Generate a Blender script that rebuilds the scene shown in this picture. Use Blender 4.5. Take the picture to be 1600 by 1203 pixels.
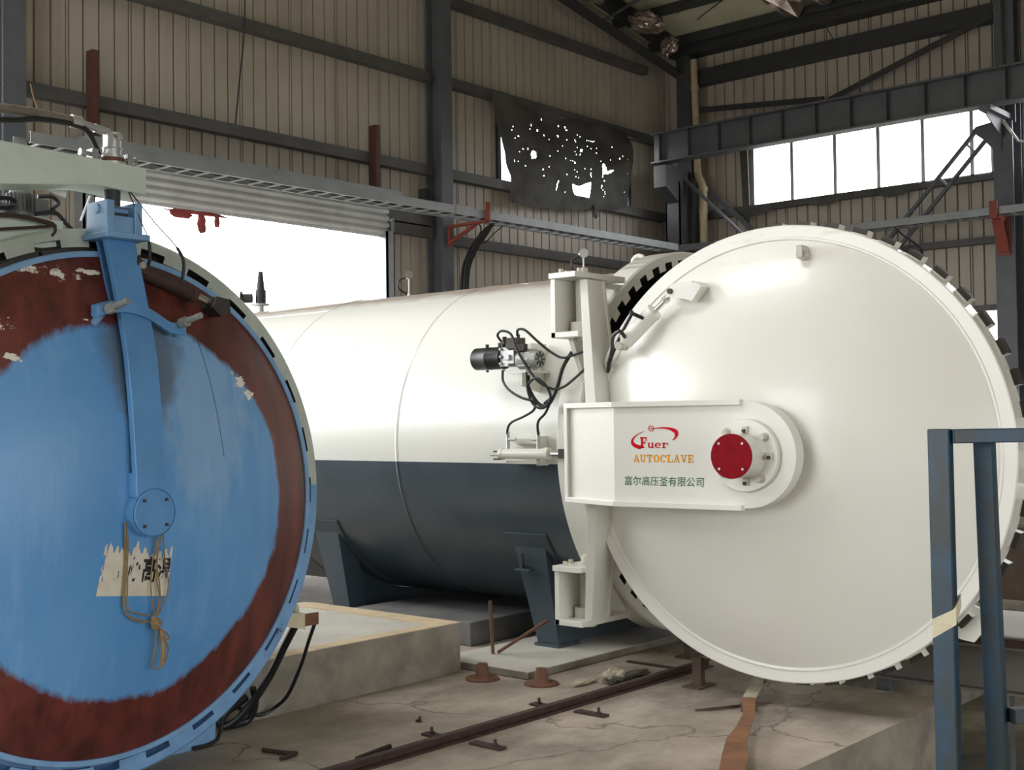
import bpy, bmesh, math, random
from mathutils import Vector, Matrix, noise as mnoise
from math import sin, cos, pi, radians, sqrt, atan2

for o in list(bpy.data.objects):
    bpy.data.objects.remove(o, do_unlink=True)
S = bpy.context.scene
COL = S.collection
random.seed(7)

# ------------------------------------------------------------------ camera
def rot_cam(yaw, pitch, roll):
    F = Vector((sin(yaw) * cos(pitch), cos(yaw) * cos(pitch), sin(pitch)))
    R = Vector((cos(yaw), -sin(yaw), 0))
    U = R.cross(F)
    c, s = cos(roll), sin(roll)
    return Matrix((c * R + s * U, -s * R + c * U, -F)).transposed()
cd = bpy.data.cameras.new('camera')
cam = bpy.data.objects.new('camera', cd)
COL.objects.link(cam)
cam.matrix_world = Matrix.Translation((0, 0, 1.6)) @ rot_cam(radians(49.0), radians(1.6004), radians(-0.7471)).to_4x4()
cd.sensor_width = 36
cd.lens = 36 * 1927.65 / 1600
cd.clip_start = 0.05
cd.clip_end = 300
S.camera = cam

# ------------------------------------------------------------------ sky, light, exposure
WORLD_STRENGTH = 15.5
w = bpy.data.worlds.new('overcast_sky')
S.world = w
w.use_nodes = True
bg = w.node_tree.nodes['Background']
_nt = w.node_tree          # overcast sky: brighter overhead, grey ground below the horizon
_tc = _nt.nodes.new('ShaderNodeTexCoord'); _sx = _nt.nodes.new('ShaderNodeSeparateXYZ'); _rp = _nt.nodes.new('ShaderNodeValToRGB')
_mr = _nt.nodes.new('ShaderNodeMapRange'); _mr.inputs[1].default_value = -1; _mr.inputs[2].default_value = 1
_nt.links.new(_tc.outputs['Generated'], _sx.inputs[0]); _nt.links.new(_sx.outputs[2], _mr.inputs[0]); _nt.links.new(_mr.outputs[0], _rp.inputs[0])
_e = _rp.color_ramp.elements
_e[0].position = 0.0; _e[0].color = (0.09, 0.085, 0.075, 1)
_e[1].position = 1.0; _e[1].color = (0.97, 0.985, 1.0, 1)
for _p, _c in ((0.485, (0.10, 0.095, 0.085, 1)), (0.50, (0.40, 0.41, 0.42, 1)), (0.75, (0.75, 0.765, 0.78, 1))):
    _x = _e.new(_p); _x.color = _c
_nt.links.new(_rp.outputs[0], bg.inputs[0])
bg.inputs[1].default_value = WORLD_STRENGTH
S.view_settings.view_transform = 'Standard'
S.view_settings.look = 'None'
S.view_settings.exposure = 0.0
S.view_settings.gamma = 1.0

def portal(name, loc, rot, sx, sy):
    l = bpy.data.lights.new(name, 'AREA')
    l.shape = 'RECTANGLE'; l.size = sx; l.size_y = sy
    l.cycles.is_portal = True
    o = bpy.data.objects.new(name, l); COL.objects.link(o)
    o.location = loc; o.rotation_euler = rot
    return o
# daylight comes in through the openings of the hall (portals only guide the sky's light)
portal('side_opening_portal', (-8.0, 9.0, 2.75), (0, -pi / 2, 0), 5.5, 11.0)
portal('skylight_portal', (-2.2, 9.5, 13.9), (0, 0, 0), 3.6, 8.0)
portal('gable_opening_portal', (-0.45, 15.2, 3.5), (-pi / 2, 0, 0), 14.1, 7.0)
portal('roller_door_portal', (11.27, 15.2, 2.3), (-pi / 2, 0, 0), 5.3, 4.7)
portal('rear_opening_portal', (0.0, -14.0, 2.5), (pi / 2, 0, 0), 14.0, 5.0)
portal('side_window_portal', (22.7, 9.0, 6.5), (0, pi / 2, 0), 1.3, 9.0)

# ------------------------------------------------------------------ materials
MATS = {}
def mat(name, col, rough=0.5, metal=0.0, var=0.12, vscale=3.0, bump=0.0, bscale=40.0, spec=0.5, dark=None, coat=0.0):
    m = bpy.data.materials.new(name); m.use_nodes = True
    nt = m.node_tree; b = nt.nodes['Principled BSDF']
    b.inputs['Roughness'].default_value = rough
    b.inputs['Metallic'].default_value = metal
    b.inputs['Specular IOR Level'].default_value = spec
    b.inputs['Coat Weight'].default_value = coat
    tc = nt.nodes.new('ShaderNodeNewGeometry')
    n = nt.nodes.new('ShaderNodeTexNoise'); n.inputs['Scale'].default_value = vscale
    n.inputs['Detail'].default_value = 6; n.inputs['Roughness'].default_value = 0.62
    nt.links.new(tc.outputs['Position'], n.inputs['Vector'])
    r = nt.nodes.new('ShaderNodeValToRGB')
    d = dark if dark else [c * (1 - var * 2) for c in col]
    r.color_ramp.elements[0].position = 0.32; r.color_ramp.elements[0].color = (*d, 1)
    r.color_ramp.elements[1].position = 0.68; r.color_ramp.elements[1].color = (*col, 1)
    nt.links.new(n.outputs['Fac'], r.inputs['Fac'])
    nt.links.new(r.outputs['Color'], b.inputs['Base Color'])
    if bump > 0:
        n2 = nt.nodes.new('ShaderNodeTexNoise'); n2.inputs['Scale'].default_value = bscale
        n2.inputs['Detail'].default_value = 5
        nt.links.new(tc.outputs['Position'], n2.inputs['Vector'])
        bp = nt.nodes.new('ShaderNodeBump'); bp.inputs['Strength'].default_value = bump
        bp.inputs['Distance'].default_value = 0.01
        nt.links.new(n2.outputs['Fac'], bp.inputs['Height'])
        nt.links.new(bp.outputs['Normal'], b.inputs['Normal'])
    MATS[name] = m
    return m

class NT:
    """small helper for node graphs on a material"""
    def __init__(s, m): s.nt = m.node_tree; s.b = s.nt.nodes['Principled BSDF']
    def new(s, t, **k):
        n = s.nt.nodes.new(t)
        for a, v in k.items(): setattr(n, a, v)
        return n
    def link(s, a, b): s.nt.links.new(a, b)
    def pos(s): return s.new('ShaderNodeNewGeometry').outputs['Position']
    def noise(s, vec, scale, detail=6, rough=0.6):
        n = s.new('ShaderNodeTexNoise'); n.inputs['Scale'].default_value = scale
        n.inputs['Detail'].default_value = detail; n.inputs['Roughness'].default_value = rough
        s.link(vec, n.inputs['Vector']); return n.outputs['Fac']
    def math(s, op, a, b=0.0, c=None):
        n = s.new('ShaderNodeMath', operation=op)
        for i, v in enumerate((a, b) if c is None else (a, b, c)):
            if isinstance(v, (int, float)): n.inputs[i].default_value = v
            else: s.link(v, n.inputs[i])
        return n.outputs[0]
    def ramp(s, fac, p0, p1, c0=(0, 0, 0, 1), c1=(1, 1, 1, 1)):
        r = s.new('ShaderNodeValToRGB')
        r.color_ramp.elements[0].position = p0; r.color_ramp.elements[0].color = c0
        r.color_ramp.elements[1].position = p1; r.color_ramp.elements[1].color = c1
        s.link(fac, r.inputs['Fac']); return r.outputs['Color']
    def mix(s, fac, a, b):
        n = s.new('ShaderNodeMix', data_type='RGBA')
        if isinstance(fac, (int, float)): n.inputs[0].default_value = fac
        else: s.link(fac, n.inputs[0])
        for i, v in ((6, a), (7, b)):
            if isinstance(v, tuple): n.inputs[i].default_value = (*v, 1) if len(v) == 3 else v
            else: s.link(v, n.inputs[i])
        return n.outputs[2]
    def xyz(s, v):
        n = s.new('ShaderNodeSeparateXYZ'); s.link(v, n.inputs[0]); return n.outputs
    def stretch(s, v, sc):
        n = s.new('ShaderNodeVectorMath', operation='MULTIPLY'); s.link(v, n.inputs[0])
        n.inputs[1].default_value = sc; return n.outputs[0]

mat('wall_panel', (0.43, 0.405, 0.345), 0.55, var=0.10, vscale=1.2, bump=0.05)
mat('wall_joint', (0.10, 0.095, 0.08), 0.8)
mat('girt_steel', (0.10, 0.10, 0.10), 0.6, var=0.15)
mat('column_steel', (0.105, 0.115, 0.135), 0.55, var=0.12)
mat('column_shaded', (0.055, 0.058, 0.066), 0.6)  # column steel made darker: shade of the hall corner is in the colour
mat('dark_steel', (0.035, 0.038, 0.042), 0.6)
mat('grey_galvanised', (0.30, 0.32, 0.34), 0.5, 0.2, var=0.12)
mat('shutter_steel', (0.62, 0.65, 0.66), 0.45, 0.2, var=0.08)
mat('cream_paint', (0.76, 0.75, 0.685), 0.30, var=0.03, vscale=1.5, coat=0.15)
mat('motor_dark', (0.13, 0.13, 0.125), 0.5, 0.2, var=0.2, vscale=15)
mat('pipe_grey', (0.20, 0.175, 0.145), 0.6, var=0.25, vscale=12)
mat('cream_dusty', (0.60, 0.57, 0.49), 0.55, var=0.12, vscale=6)
mat('bore_shade_black', (0.012, 0.012, 0.013), 0.8)  # near black: the shade of the unlit interior is put into the colour
mat('machined_dark', (0.04, 0.03, 0.024), 0.55, var=0.2, vscale=9)
mat('slate_paint', (0.052, 0.074, 0.092), 0.36, var=0.10, vscale=3)
mat('red_paint', (0.26, 0.003, 0.009), 0.7, spec=0.15, var=0.12, vscale=25)
mat('logo_red', (0.58, 0.006, 0.016), 0.7, var=0.02, spec=0.1)
mat('logo_orange', (0.80, 0.33, 0.004), 0.7, var=0.03, spec=0.1)
mat('logo_green', (0.03, 0.17, 0.07), 0.7, var=0.1, vscale=30, spec=0.1)
mat('blue_paint', (0.105, 0.285, 0.56), 0.38, var=0.10, vscale=4)
mat('blue_steel_light', (0.20, 0.38, 0.62), 0.4, var=0.12, vscale=6)
mat('rust_dark', (0.06, 0.03, 0.022), 0.75, var=0.25, vscale=14, bump=0.3)
mat('rust_brown', (0.17, 0.075, 0.04), 0.75, var=0.25, vscale=12, bump=0.3)
mat('red_oxide', (0.15, 0.028, 0.02), 0.5, var=0.2, vscale=5)
mat('bracket_red', (0.28, 0.06, 0.04), 0.6, var=0.2, vscale=12)
mat('brown_post', (0.10, 0.035, 0.03), 0.6)
mat('black_rubber', (0.012, 0.012, 0.013), 0.45)
mat('chrome', (0.75, 0.75, 0.75), 0.15, 1.0, var=0.02)
mat('aluminium', (0.52, 0.53, 0.52), 0.45, 0.6, var=0.1, vscale=15)
mat('motor_grey', (0.36, 0.37, 0.35), 0.45, 0.3, var=0.15, vscale=15)
mat('green_grey_paint', (0.56, 0.64, 0.56), 0.5, var=0.07, vscale=5, bump=0.08)
mat('concrete_edge', (0.60, 0.47, 0.30), 0.85, var=0.15, vscale=8, bump=0.2)
mat('white_paint', (0.80, 0.80, 0.78), 0.5, var=0.05)
mat('cord_tan', (0.30, 0.20, 0.085), 0.8, var=0.2, vscale=40)
mat('paper', (0.66, 0.61, 0.50), 0.8, var=0.10, vscale=14)
mat('ink', (0.015, 0.015, 0.015), 0.7)
mat('pvc_cream', (0.50, 0.42, 0.28), 0.5, var=0.12, vscale=4)
mat('tarp', (0.085, 0.083, 0.08), 0.7, var=0.2, vscale=3, bump=0.2, bscale=60)
mat('roof_board', (0.50, 0.50, 0.36), 0.8, var=0.10, vscale=1.5)
mat('foil', (0.52, 0.43, 0.39), 0.2, 0.75, var=0.3, vscale=4)
mat('wood_dark', (0.11, 0.075, 0.055), 0.8, var=0.25, vscale=6)
mat('beam_grey', (0.13, 0.115, 0.10), 0.7, var=0.15)
mat('rag_cloth', (0.48, 0.42, 0.30), 0.9, var=0.2, vscale=12)
mat('rag_grey', (0.16, 0.14, 0.12), 0.9, var=0.2, vscale=12)
mat('red_cloth', (0.30, 0.06, 0.06), 0.9)
mat('tape', (0.58, 0.52, 0.36), 0.6, var=0.1, vscale=20)

# cladding: a little vertical weathering from sheet to sheet
g = NT(MATS['wall_panel']); p = g.pos()
st = g.noise(g.stretch(p, (1.6, 1.6, 0.06)), 1.6, 5, 0.6); bl = g.noise(p, 0.8, 6)
c = g.mix(g.ramp(bl, 0.35, 0.7), (0.385, 0.35, 0.305), (0.46, 0.42, 0.365))
c = g.mix(g.math('MULTIPLY', g.ramp(st, 0.56, 0.70), 0.45), c, (0.26, 0.20, 0.13))
g.link(c, g.b.inputs['Base Color'])
# cream door skin with faint grime near the crown
m = mat('cream_door', (0.76, 0.75, 0.685), 0.30, coat=0.15)
g = NT(m); p = g.pos(); zz = g.xyz(p)[2]
gr = g.ramp(g.noise(g.stretch(p, (1, 1.2, 7)), 2.6, 7, 0.68), 0.52, 0.72)
hi = g.new('ShaderNodeMapRange'); hi.inputs[1].default_value = 2.38; hi.inputs[2].default_value = 2.60
g.link(zz, hi.inputs[0])
c = g.mix(g.ramp(g.noise(p, 1.3), 0.3, 0.7), (0.73, 0.72, 0.65), (0.77, 0.76, 0.695))
g.link(g.mix(g.math('MULTIPLY', g.math('MULTIPLY', gr, hi.outputs[0]), 0.5), c, (0.45, 0.37, 0.26)), g.b.inputs['Base Color'])

# pale green beam paint, chipped to rust in spots
g = NT(MATS['green_grey_paint']); p = g.pos()
c = g.mix(g.ramp(g.noise(p, 4), 0.35, 0.7), (0.50, 0.57, 0.50), (0.60, 0.68, 0.60))
c = g.mix(g.ramp(g.noise(p, 15, 8, 0.7), 0.69, 0.73), c, (0.12, 0.08, 0.05))
g.link(c, g.b.inputs['Base Color'])

# concrete: stained, dusty, cracked
m = mat('concrete', (0.40, 0.355, 0.285), 0.88, var=0.2, vscale=1.5, bump=0.35, bscale=30)
g = NT(m); p = g.pos()
n1 = g.noise(p, 0.9, 8, 0.65); n2 = g.noise(g.stretch(p, (1.2, 2.2, 2)), 1.1, 8, 0.7)
base = g.mix(g.ramp(n1, 0.38, 0.66), (0.20, 0.165, 0.128), (0.44, 0.370, 0.298))
base = g.mix(g.math('MULTIPLY', g.ramp(n2, 0.48, 0.70), 0.55), base, (0.52, 0.455, 0.38))
vor = g.new('ShaderNodeTexVoronoi', feature='DISTANCE_TO_EDGE'); vor.inputs['Scale'].default_value = 0.42
wob = g.new('ShaderNodeVectorMath', operation='ADD'); nz = g.new('ShaderNodeTexNoise'); nz.inputs['Scale'].default_value = 1.7; nz.inputs['Detail'].default_value = 7
g.link(p, nz.inputs['Vector']); sc = g.new('ShaderNodeVectorMath', operation='SCALE'); sc.inputs['Scale'].default_value = 0.9
g.link(nz.outputs['Color'], sc.inputs[0]); g.link(p, wob.inputs[0]); g.link(sc.outputs[0], wob.inputs[1]); g.link(wob.outputs[0], vor.inputs['Vector'])
crack = g.ramp(vor.outputs['Distance'], 0.0, 0.006, (1, 1, 1, 1), (0, 0, 0, 1))
base = g.mix(g.math('MULTIPLY', crack, 0.75), base, (0.09, 0.075, 0.06))
g.link(base, g.b.inputs['Base Color'])
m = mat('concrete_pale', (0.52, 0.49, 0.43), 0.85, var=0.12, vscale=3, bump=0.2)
m = mat('concrete_shaded', (0.17, 0.165, 0.16), 0.9, var=0.2, vscale=3, bump=0.2)  # concrete under the shell, with the shade there put into its colour
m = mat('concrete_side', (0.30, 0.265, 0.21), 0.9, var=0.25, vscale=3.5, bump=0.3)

# white autoclave shell: cream above, slate blue below, settled dust along the crown
m = mat('shell_two_tone', (0.8, 0.79, 0.72), 0.30, coat=0.15)
g = NT(m); p = g.pos(); z = g.xyz(p)[2]
up = g.math('GREATER_THAN', z, 1.307)
dustn = g.noise(g.stretch(p, (1, 0.7, 1)), 3.2, 8, 0.65)
dust = g.ramp(g.math('ADD', z, g.math('MULTIPLY', dustn, 0.16)), 0.0, 1.0)
dm = g.math('MULTIPLY', g.math('SUBTRACT', g.math('ADD', z, g.math('MULTIPLY', dustn, 0.12)), 2.60), 16.0)
dmc = g.new('ShaderNodeClamp'); g.link(dm, dmc.inputs[0])
cream = g.mix(dmc.outputs[0], (0.76, 0.755, 0.70), (0.36, 0.30, 0.25))
slate = g.mix(g.ramp(g.noise(p, 2.5), 0.35, 0.7), (0.046, 0.064, 0.078), (0.062, 0.084, 0.100))
g.link(g.mix(up, slate, cream), g.b.inputs['Base Color'])
g.link(g.math('ADD', 0.28, g.math('MULTIPLY', dmc.outputs[0], 0.5)), g.b.inputs['Roughness'])

# old lock ring: green grey above, blue below, chipped
m = mat('ring_two_tone', (0.5, 0.55, 0.5), 0.5)
g = NT(m); p = g.pos(); z = g.xyz(p)[2]
up = g.math('GREATER_THAN', z, 1.285)
a = g.mix(g.ramp(g.noise(p, 5), 0.35, 0.7), (0.36, 0.39, 0.33), (0.50, 0.55, 0.48))
b_ = g.mix(g.ramp(g.noise(p, 5), 0.35, 0.7), (0.13, 0.27, 0.48), (0.20, 0.38, 0.62))
col = g.mix(up, b_, a)
chip = g.ramp(g.noise(p, 11, 8, 0.7), 0.66, 0.70)
g.link(g.mix(chip, col, (0.10, 0.07, 0.05)), g.b.inputs['Base Color'])

m = mat('band_two_tone', (0.04, 0.03, 0.024), 0.55)
g = NT(m); p = g.pos(); z = g.xyz(p)[2]
g.link(g.mix(g.math('GREATER_THAN', z, 1.285), (0.10, 0.20, 0.36), (0.038, 0.030, 0.026)), g.b.inputs['Base Color'])

# old blue door: blue centre, red oxide primer band, scuffs and chips
m = mat('door_primer_blue', (0.1, 0.3, 0.6), 0.36)
g = NT(m); p = g.pos(); X = g.xyz(p)
dx = g.math('SUBTRACT', X[0], 2.887); dz = g.math('SUBTRACT', X[2], 1.245)
rr = g.math('SQRT', g.math('ADD', g.math('MULTIPLY', dx, dx), g.math('MULTIPLY', dz, dz)))
nb = g.noise(p, 2.2, 3, 0.5); nf = g.noise(g.stretch(p, (9, 9, 2.2)), 2.5, 6, 0.7)
edge = g.math('ADD', rr, g.math('ADD', g.math('MULTIPLY', g.math('SUBTRACT', nb, 0.5), 0.14), g.math('MULTIPLY', g.math('SUBTRACT', nf, 0.5), 0.07)))
band = g.new('ShaderNodeMapRange'); band.inputs[1].default_value = 0.785; band.inputs[2].default_value = 0.815
g.link(edge, band.inputs[0])
streak = g.noise(g.stretch(p, (7, 7, 0.7)), 1.6, 7, 0.65)
blue = g.mix(g.ramp(g.noise(p, 1.5, 6), 0.3, 0.7), (0.075, 0.255, 0.54), (0.125, 0.32, 0.60))
blue = g.mix(g.math('MULTIPLY', g.ramp(streak, 0.5, 0.75), 0.45), blue, (0.22, 0.40, 0.64))
# grey scuffed patches beside the hanger arm
gx = g.math('MULTIPLY', g.math('SUBTRACT', X[0], 2.93), 4.2); gz = g.math('MULTIPLY', g.math('SUBTRACT', X[2], 1.86), 3.0)
gd = g.math('ADD', g.math('SQRT', g.math('ADD', g.math('MULTIPLY', gx, gx), g.math('MULTIPLY', gz, gz))), g.math('MULTIPLY', g.math('SUBTRACT', g.noise(p, 7, 6), 0.5), 0.9))
gm = g.ramp(gd, 0.62, 0.92, (1, 1, 1, 1), (0, 0, 0, 1))
px_ = g.math('MULTIPLY', g.math('SUBTRACT', X[0], 3.22), 3.4); pz_ = g.math('MULTIPLY', g.math('SUBTRACT', X[2], 1.66), 1.9)
pd_ = g.math('ADD', g.math('SQRT', g.math('ADD', g.math('MULTIPLY', px_, px_), g.math('MULTIPLY', pz_, pz_))), g.math('MULTIPLY', g.math('SUBTRACT', g.noise(g.stretch(p, (3, 3, 1)), 4, 7), 0.5), 1.6))
blue = g.mix(g.math('MULTIPLY', g.ramp(pd_, 0.5, 1.1, (1, 1, 1, 1), (0, 0, 0, 1)), 0.42), blue, (0.33, 0.47, 0.62))
blue = g.mix(g.math('MULTIPLY', gm, 0.78), blue, (0.10, 0.125, 0.14))
red = g.mix(g.ramp(streak, 0.35, 0.7), (0.060, 0.014, 0.011), (0.165, 0.034, 0.024))
rust = g.ramp(g.noise(p, 3.3, 8), 0.62, 0.75)
red = g.mix(g.math('MULTIPLY', rust, 0.5), red, (0.21, 0.085, 0.03))
body = g.mix(band.outputs[0], blue, red)
# white chips where the primer has flaked: along the crown and on the right shoulder
def chipspot(cx, cz, wx, wz, th):
    ax = g.math('MULTIPLY', g.math('SUBTRACT', X[0], cx), 1 / wx); az_ = g.math('MULTIPLY', g.math('SUBTRACT', X[2], cz), 1 / wz)
    d = g.math('SQRT', g.math('ADD', g.math('MULTIPLY', ax, ax), g.math('MULTIPLY', az_, az_)))
    return g.math('LESS_THAN', g.math('ADD', d, g.math('MULTIPLY', g.math('SUBTRACT', g.noise(g.stretch(p, (1, 1, 1.8)), 13, 7, 0.72), th), 5.0)), 0.55)
chips = None
for c in ((2.60, 2.235, 0.16, 0.035, 0.48), (2.78, 2.245, 0.07, 0.02, 0.5), (3.47, 1.80, 0.05, 0.05, 0.47), (3.52, 1.73, 0.04, 0.05, 0.47), (2.36, 2.0, 0.05, 0.03, 0.5), (2.70, 2.04, 0.03, 0.012, 0.45), (2.38, 1.87, 0.04, 0.03, 0.5)):
    k = chipspot(*c); chips = k if chips is None else g.math('MAXIMUM', chips, k)
body = g.mix(chips, body, (0.72, 0.69, 0.60))
g.link(body, g.b.inputs['Base Color'])
g.link(g.math('ADD', 0.30, g.math('MULTIPLY', streak, 0.22)), g.b.inputs['Roughness'])

# worn blue rail paint
m = mat('railing_blue', (0.02, 0.10, 0.22), 0.45)
g = NT(m); p = g.pos()
wn = g.ramp(g.noise(g.stretch(p, (6, 6, 1.6)), 2.0, 8, 0.7), 0.42, 0.60)
c1 = g.mix(g.ramp(g.noise(p, 6), 0.35, 0.65), (0.005, 0.024, 0.038), (0.005, 0.050, 0.100))
g.link(g.mix(wn, c1, (0.020, 0.027, 0.027)), g.b.inputs['Base Color'])

# rusty strap with a white painted patch
m = mat('strap_rust', (0.3, 0.13, 0.05), 0.7)
g = NT(m); p = g.pos()
g.link(g.mix(g.ramp(g.noise(p, 5, 8), 0.3, 0.7), (0.12, 0.052, 0.026), (0.27, 0.115, 0.045)), g.b.inputs['Base Color'])

# ------------------------------------------------------------------ mesh builder
class MB:
    def __init__(s): s.v = []; s.f = []; s.mi = []; s.M = Matrix.Identity(4)
    def vert(s, p): s.v.append(s.M @ Vector(p)); return len(s.v) - 1
    def face(s, idx, m=0): s.f.append(tuple(idx)); s.mi.append(m)
    def quad(s, a, b, c, d, m=0): s.face([s.vert(a), s.vert(b), s.vert(c), s.vert(d)], m); return s
    def hexa(s, P, m=0, ms=None):
        """8 corners: bottom 0-3 counterclockwise, top 4-7"""
        i = [s.vert(p) for p in P]
        for k, f in enumerate(((0, 3, 2, 1), (4, 5, 6, 7), (0, 1, 5, 4), (1, 2, 6, 5), (2, 3, 7, 6), (3, 0, 4, 7))):
            s.face([i[j] for j in f], ms[k] if ms else m)
        return s
    def box(s, x0, x1, y0, y1, z0, z1, m=0, ms=None):
        return s.hexa([(x0, y0, z0), (x1, y0, z0), (x1, y1, z0), (x0, y1, z0), (x0, y0, z1), (x1, y0, z1), (x1, y1, z1), (x0, y1, z1)], m, ms)
    def bar(s, p0, p1, w, h, up=(0, 0, 1), m=0):
        p0, p1 = Vector(p0), Vector(p1); d = (p1 - p0).normalized(); u = Vector(up)
        r = d.cross(u)
        if r.length < 1e-4: r = d.cross(Vector((1, 0, 0)))
        r.normalize(); u = r.cross(d).normalized(); r *= w / 2; u *= h / 2
        return s.hexa([p0 - r - u, p0 + r - u, p1 + r - u, p1 - r - u, p0 - r + u, p0 + r + u, p1 + r + u, p1 - r + u], m)
    def tube(s, pts, r, n=10, m=0, cap=True, closed=False):
        pts = [Vector(p) for p in pts]; N = len(pts)
        rad = r if isinstance(r, (list, tuple)) else [r] * N
        t0 = (pts[1] - pts[0]).normalized()
        a = t0.cross(Vector((0, 0, 1)))
        if a.length < 1e-3: a = t0.cross(Vector((1, 0, 0)))
        a.normalize(); rings = []
        for i in range(N):
            if closed: t = (pts[(i + 1) % N] - pts[i - 1]).normalized()
            else: t = (pts[min(i + 1, N - 1)] - pts[max(i - 1, 0)]).normalized()
            a = (a - t * a.dot(t)).normalized(); b = t.cross(a)
            rings.append([s.vert(pts[i] + rad[i] * (cos(2 * pi * k / n) * a + sin(2 * pi * k / n) * b)) for k in range(n)])
        for i in range(N if closed else N - 1):
            A, B = rings[i], rings[(i + 1) % N]
            for k in range(n): s.face([A[k], A[(k + 1) % n], B[(k + 1) % n], B[k]], m)
        if cap and not closed:
            s.face(rings[0][::-1], m); s.face(rings[-1], m)
        return s
    def lathe(s, prof, n=96, m=0, mfun=None, axis='z', origin=(0, 0, 0), closed=False):
        """prof: (r, h) pairs; axis: z, y (h along -y is given by sign) or n"""
        O = Vector(origin); rings = []
        for r, h in prof:
            if r < 1e-6:
                q = {'z': (0, 0, h), 'y': (0, h, 0), 'x': (h, 0, 0)}[axis]
                rings.append([s.vert(O + Vector(q))]); continue
            ring = []
            for k in range(n):
                c, d = r * cos(2 * pi * k / n), r * sin(2 * pi * k / n)
                q = {'z': (c, d, h), 'y': (c, h, d), 'x': (h, c, d)}[axis]
                ring.append(s.vert(O + Vector(q)))
            rings.append(ring)
        L = len(rings)
        for i in range(L if closed else L - 1):
            A, B = rings[i], rings[(i + 1) % L]
            mm = mfun(i) if mfun else m
            for k in range(n):
                k2 = (k + 1) % n
                if len(A) == 1 and len(B) == 1: break
                if len(A) == 1: s.face([A[0], B[k], B[k2]], mm)
                elif len(B) == 1: s.face([A[k], A[k2], B[0]], mm)
                else: s.face([A[k], A[k2], B[k2], B[k]], mm)
        return s
    def cyl(s, p0, p1, r, n=20, m=0, r1=None):
        return s.tube([p0, p1], [r, r if r1 is None else r1], n, m)
    def prism(s, outline, fr, t0, t1, m=0, ms=None):
        """outline in frame axes (0,1), extruded along axis 2 from t0 to t1; fr is a function (a,b,t)->point"""
        A = [s.vert(fr(a, b, t0)) for a, b in outline]; B = [s.vert(fr(a, b, t1)) for a, b in outline]
        N = len(A); s.face(A[::-1], m); s.face(B, m)
        for i in range(N): s.face([A[i], A[(i + 1) % N], B[(i + 1) % N], B[i]], m)
        return s
    def build(s, name, mats, parent=None, smooth=False, bevel=0.0, sharp=35):
        me = bpy.data.meshes.new(name)
        off = Vector((0, 0, 0)); q = parent
        while q is not None: off += q.location; q = q.parent
        me.from_pydata([tuple(v - off) for v in s.v], [], s.f)
        for k in (mats if isinstance(mats, (list, tuple)) else [mats]): me.materials.append(MATS[k])
        for i, pl in enumerate(me.polygons): pl.material_index = s.mi[i]
        bm = bmesh.new(); bm.from_mesh(me)
        bmesh.ops.recalc_face_normals(bm, faces=bm.faces)
        bm.to_mesh(me); bm.free()
        if smooth:
            for pl in me.polygons: pl.use_smooth = True
            try: me.set_sharp_from_angle(angle=radians(sharp))
            except Exception: pass
        o = bpy.data.objects.new(name, me); COL.objects.link(o)
        if parent is not None: o.parent = parent
        if bevel > 0:
            b = o.modifiers.new('edge', 'BEVEL'); b.width = bevel; b.segments = 2; b.limit_method = 'ANGLE'; b.angle_limit = radians(40)
        return o

def tag(o, label, cat, group=None, kind=None):
    o['label'] = label; o['category'] = cat
    if group: o['group'] = group
    if kind: o['kind'] = kind
    return o
def struct(o, label=None):
    o['kind'] = 'structure'
    if label: o['label'] = label
    return o
def empty(name, loc):
    o = bpy.data.objects.new(name, None); COL.objects.link(o); o.location = loc; o.empty_display_size = 0.2
    return o
def copy_tree(o, parent=None):
    c = o.copy(); COL.objects.link(c)
    if parent is not None: c.parent = parent
    for ch in list(o.children): copy_tree(ch, c)
    return c
def bez(*P, n=24):
    """smooth curve through the points (Catmull-Rom)"""
    P = [Vector(p) for p in P]; out = []
    Q = [2 * P[0] - P[1]] + P + [2 * P[-1] - P[-2]]
    seg = max(2, n // (len(P) - 1))
    for i in range(1, len(Q) - 2):
        for k in range(seg):
            t = k / seg; a, b, c, d = Q[i - 1], Q[i], Q[i + 1], Q[i + 2]
            out.append(0.5 * ((2 * b) + (c - a) * t + (2 * a - 5 * b + 4 * c - d) * t * t + (3 * b - a - 3 * c + d) * t ** 3))
    out.append(P[-1]); return out
def ident(a, b, t): return (a, b, t)
def text_mesh(body, size, bold=0.0):
    """outline of a text as (verts, faces) in its own plane, baseline at 0"""
    cu = bpy.data.curves.new('lettering_curve', 'FONT'); cu.body = body; cu.size = size; cu.resolution_u = 3; cu.offset = bold
    ob = bpy.data.objects.new('lettering_curve', cu); COL.objects.link(ob)
    dg = bpy.context.evaluated_depsgraph_get(); dg.update()
    me = bpy.data.meshes.new_from_object(ob.evaluated_get(dg))
    V = [v.co.copy() for v in me.vertices]; F = [tuple(p.vertices) for p in me.polygons]
    bpy.data.objects.remove(ob, do_unlink=True); bpy.data.meshes.remove(me); bpy.data.curves.remove(cu)
    return V, F

# ================================================================== THE HALL
WY, WX = 15.0, 22.5          # gable wall plane, side wall plane
PITF = -0.6                  # floor of the transfer pit in front of the slab
def eave(x): return 9.55 + (WX - x) * 0.172
# floor slab (top at 0) and the lower pit floor round it
f = MB(); f.box(-12, 6.84, 2.735, WY, -0.7, 0, ms=[1, 0, 1, 1, 1, 1]); f.box(6.84, WX, 3.62, WY, -0.7, 0, ms=[1, 0, 1, 1, 1, 1])
struct(f.build('floor', ['concrete', 'concrete_side']), 'stained concrete slab the autoclaves stand over')
f = MB(); f.box(-12, WX, -14, 2.735, -0.8, PITF); f.box(6.84, WX, 2.735, 3.62, -0.8, PITF)
struct(f.build('floor_2', 'concrete_side'), 'lower concrete floor in front of the slab')

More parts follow.
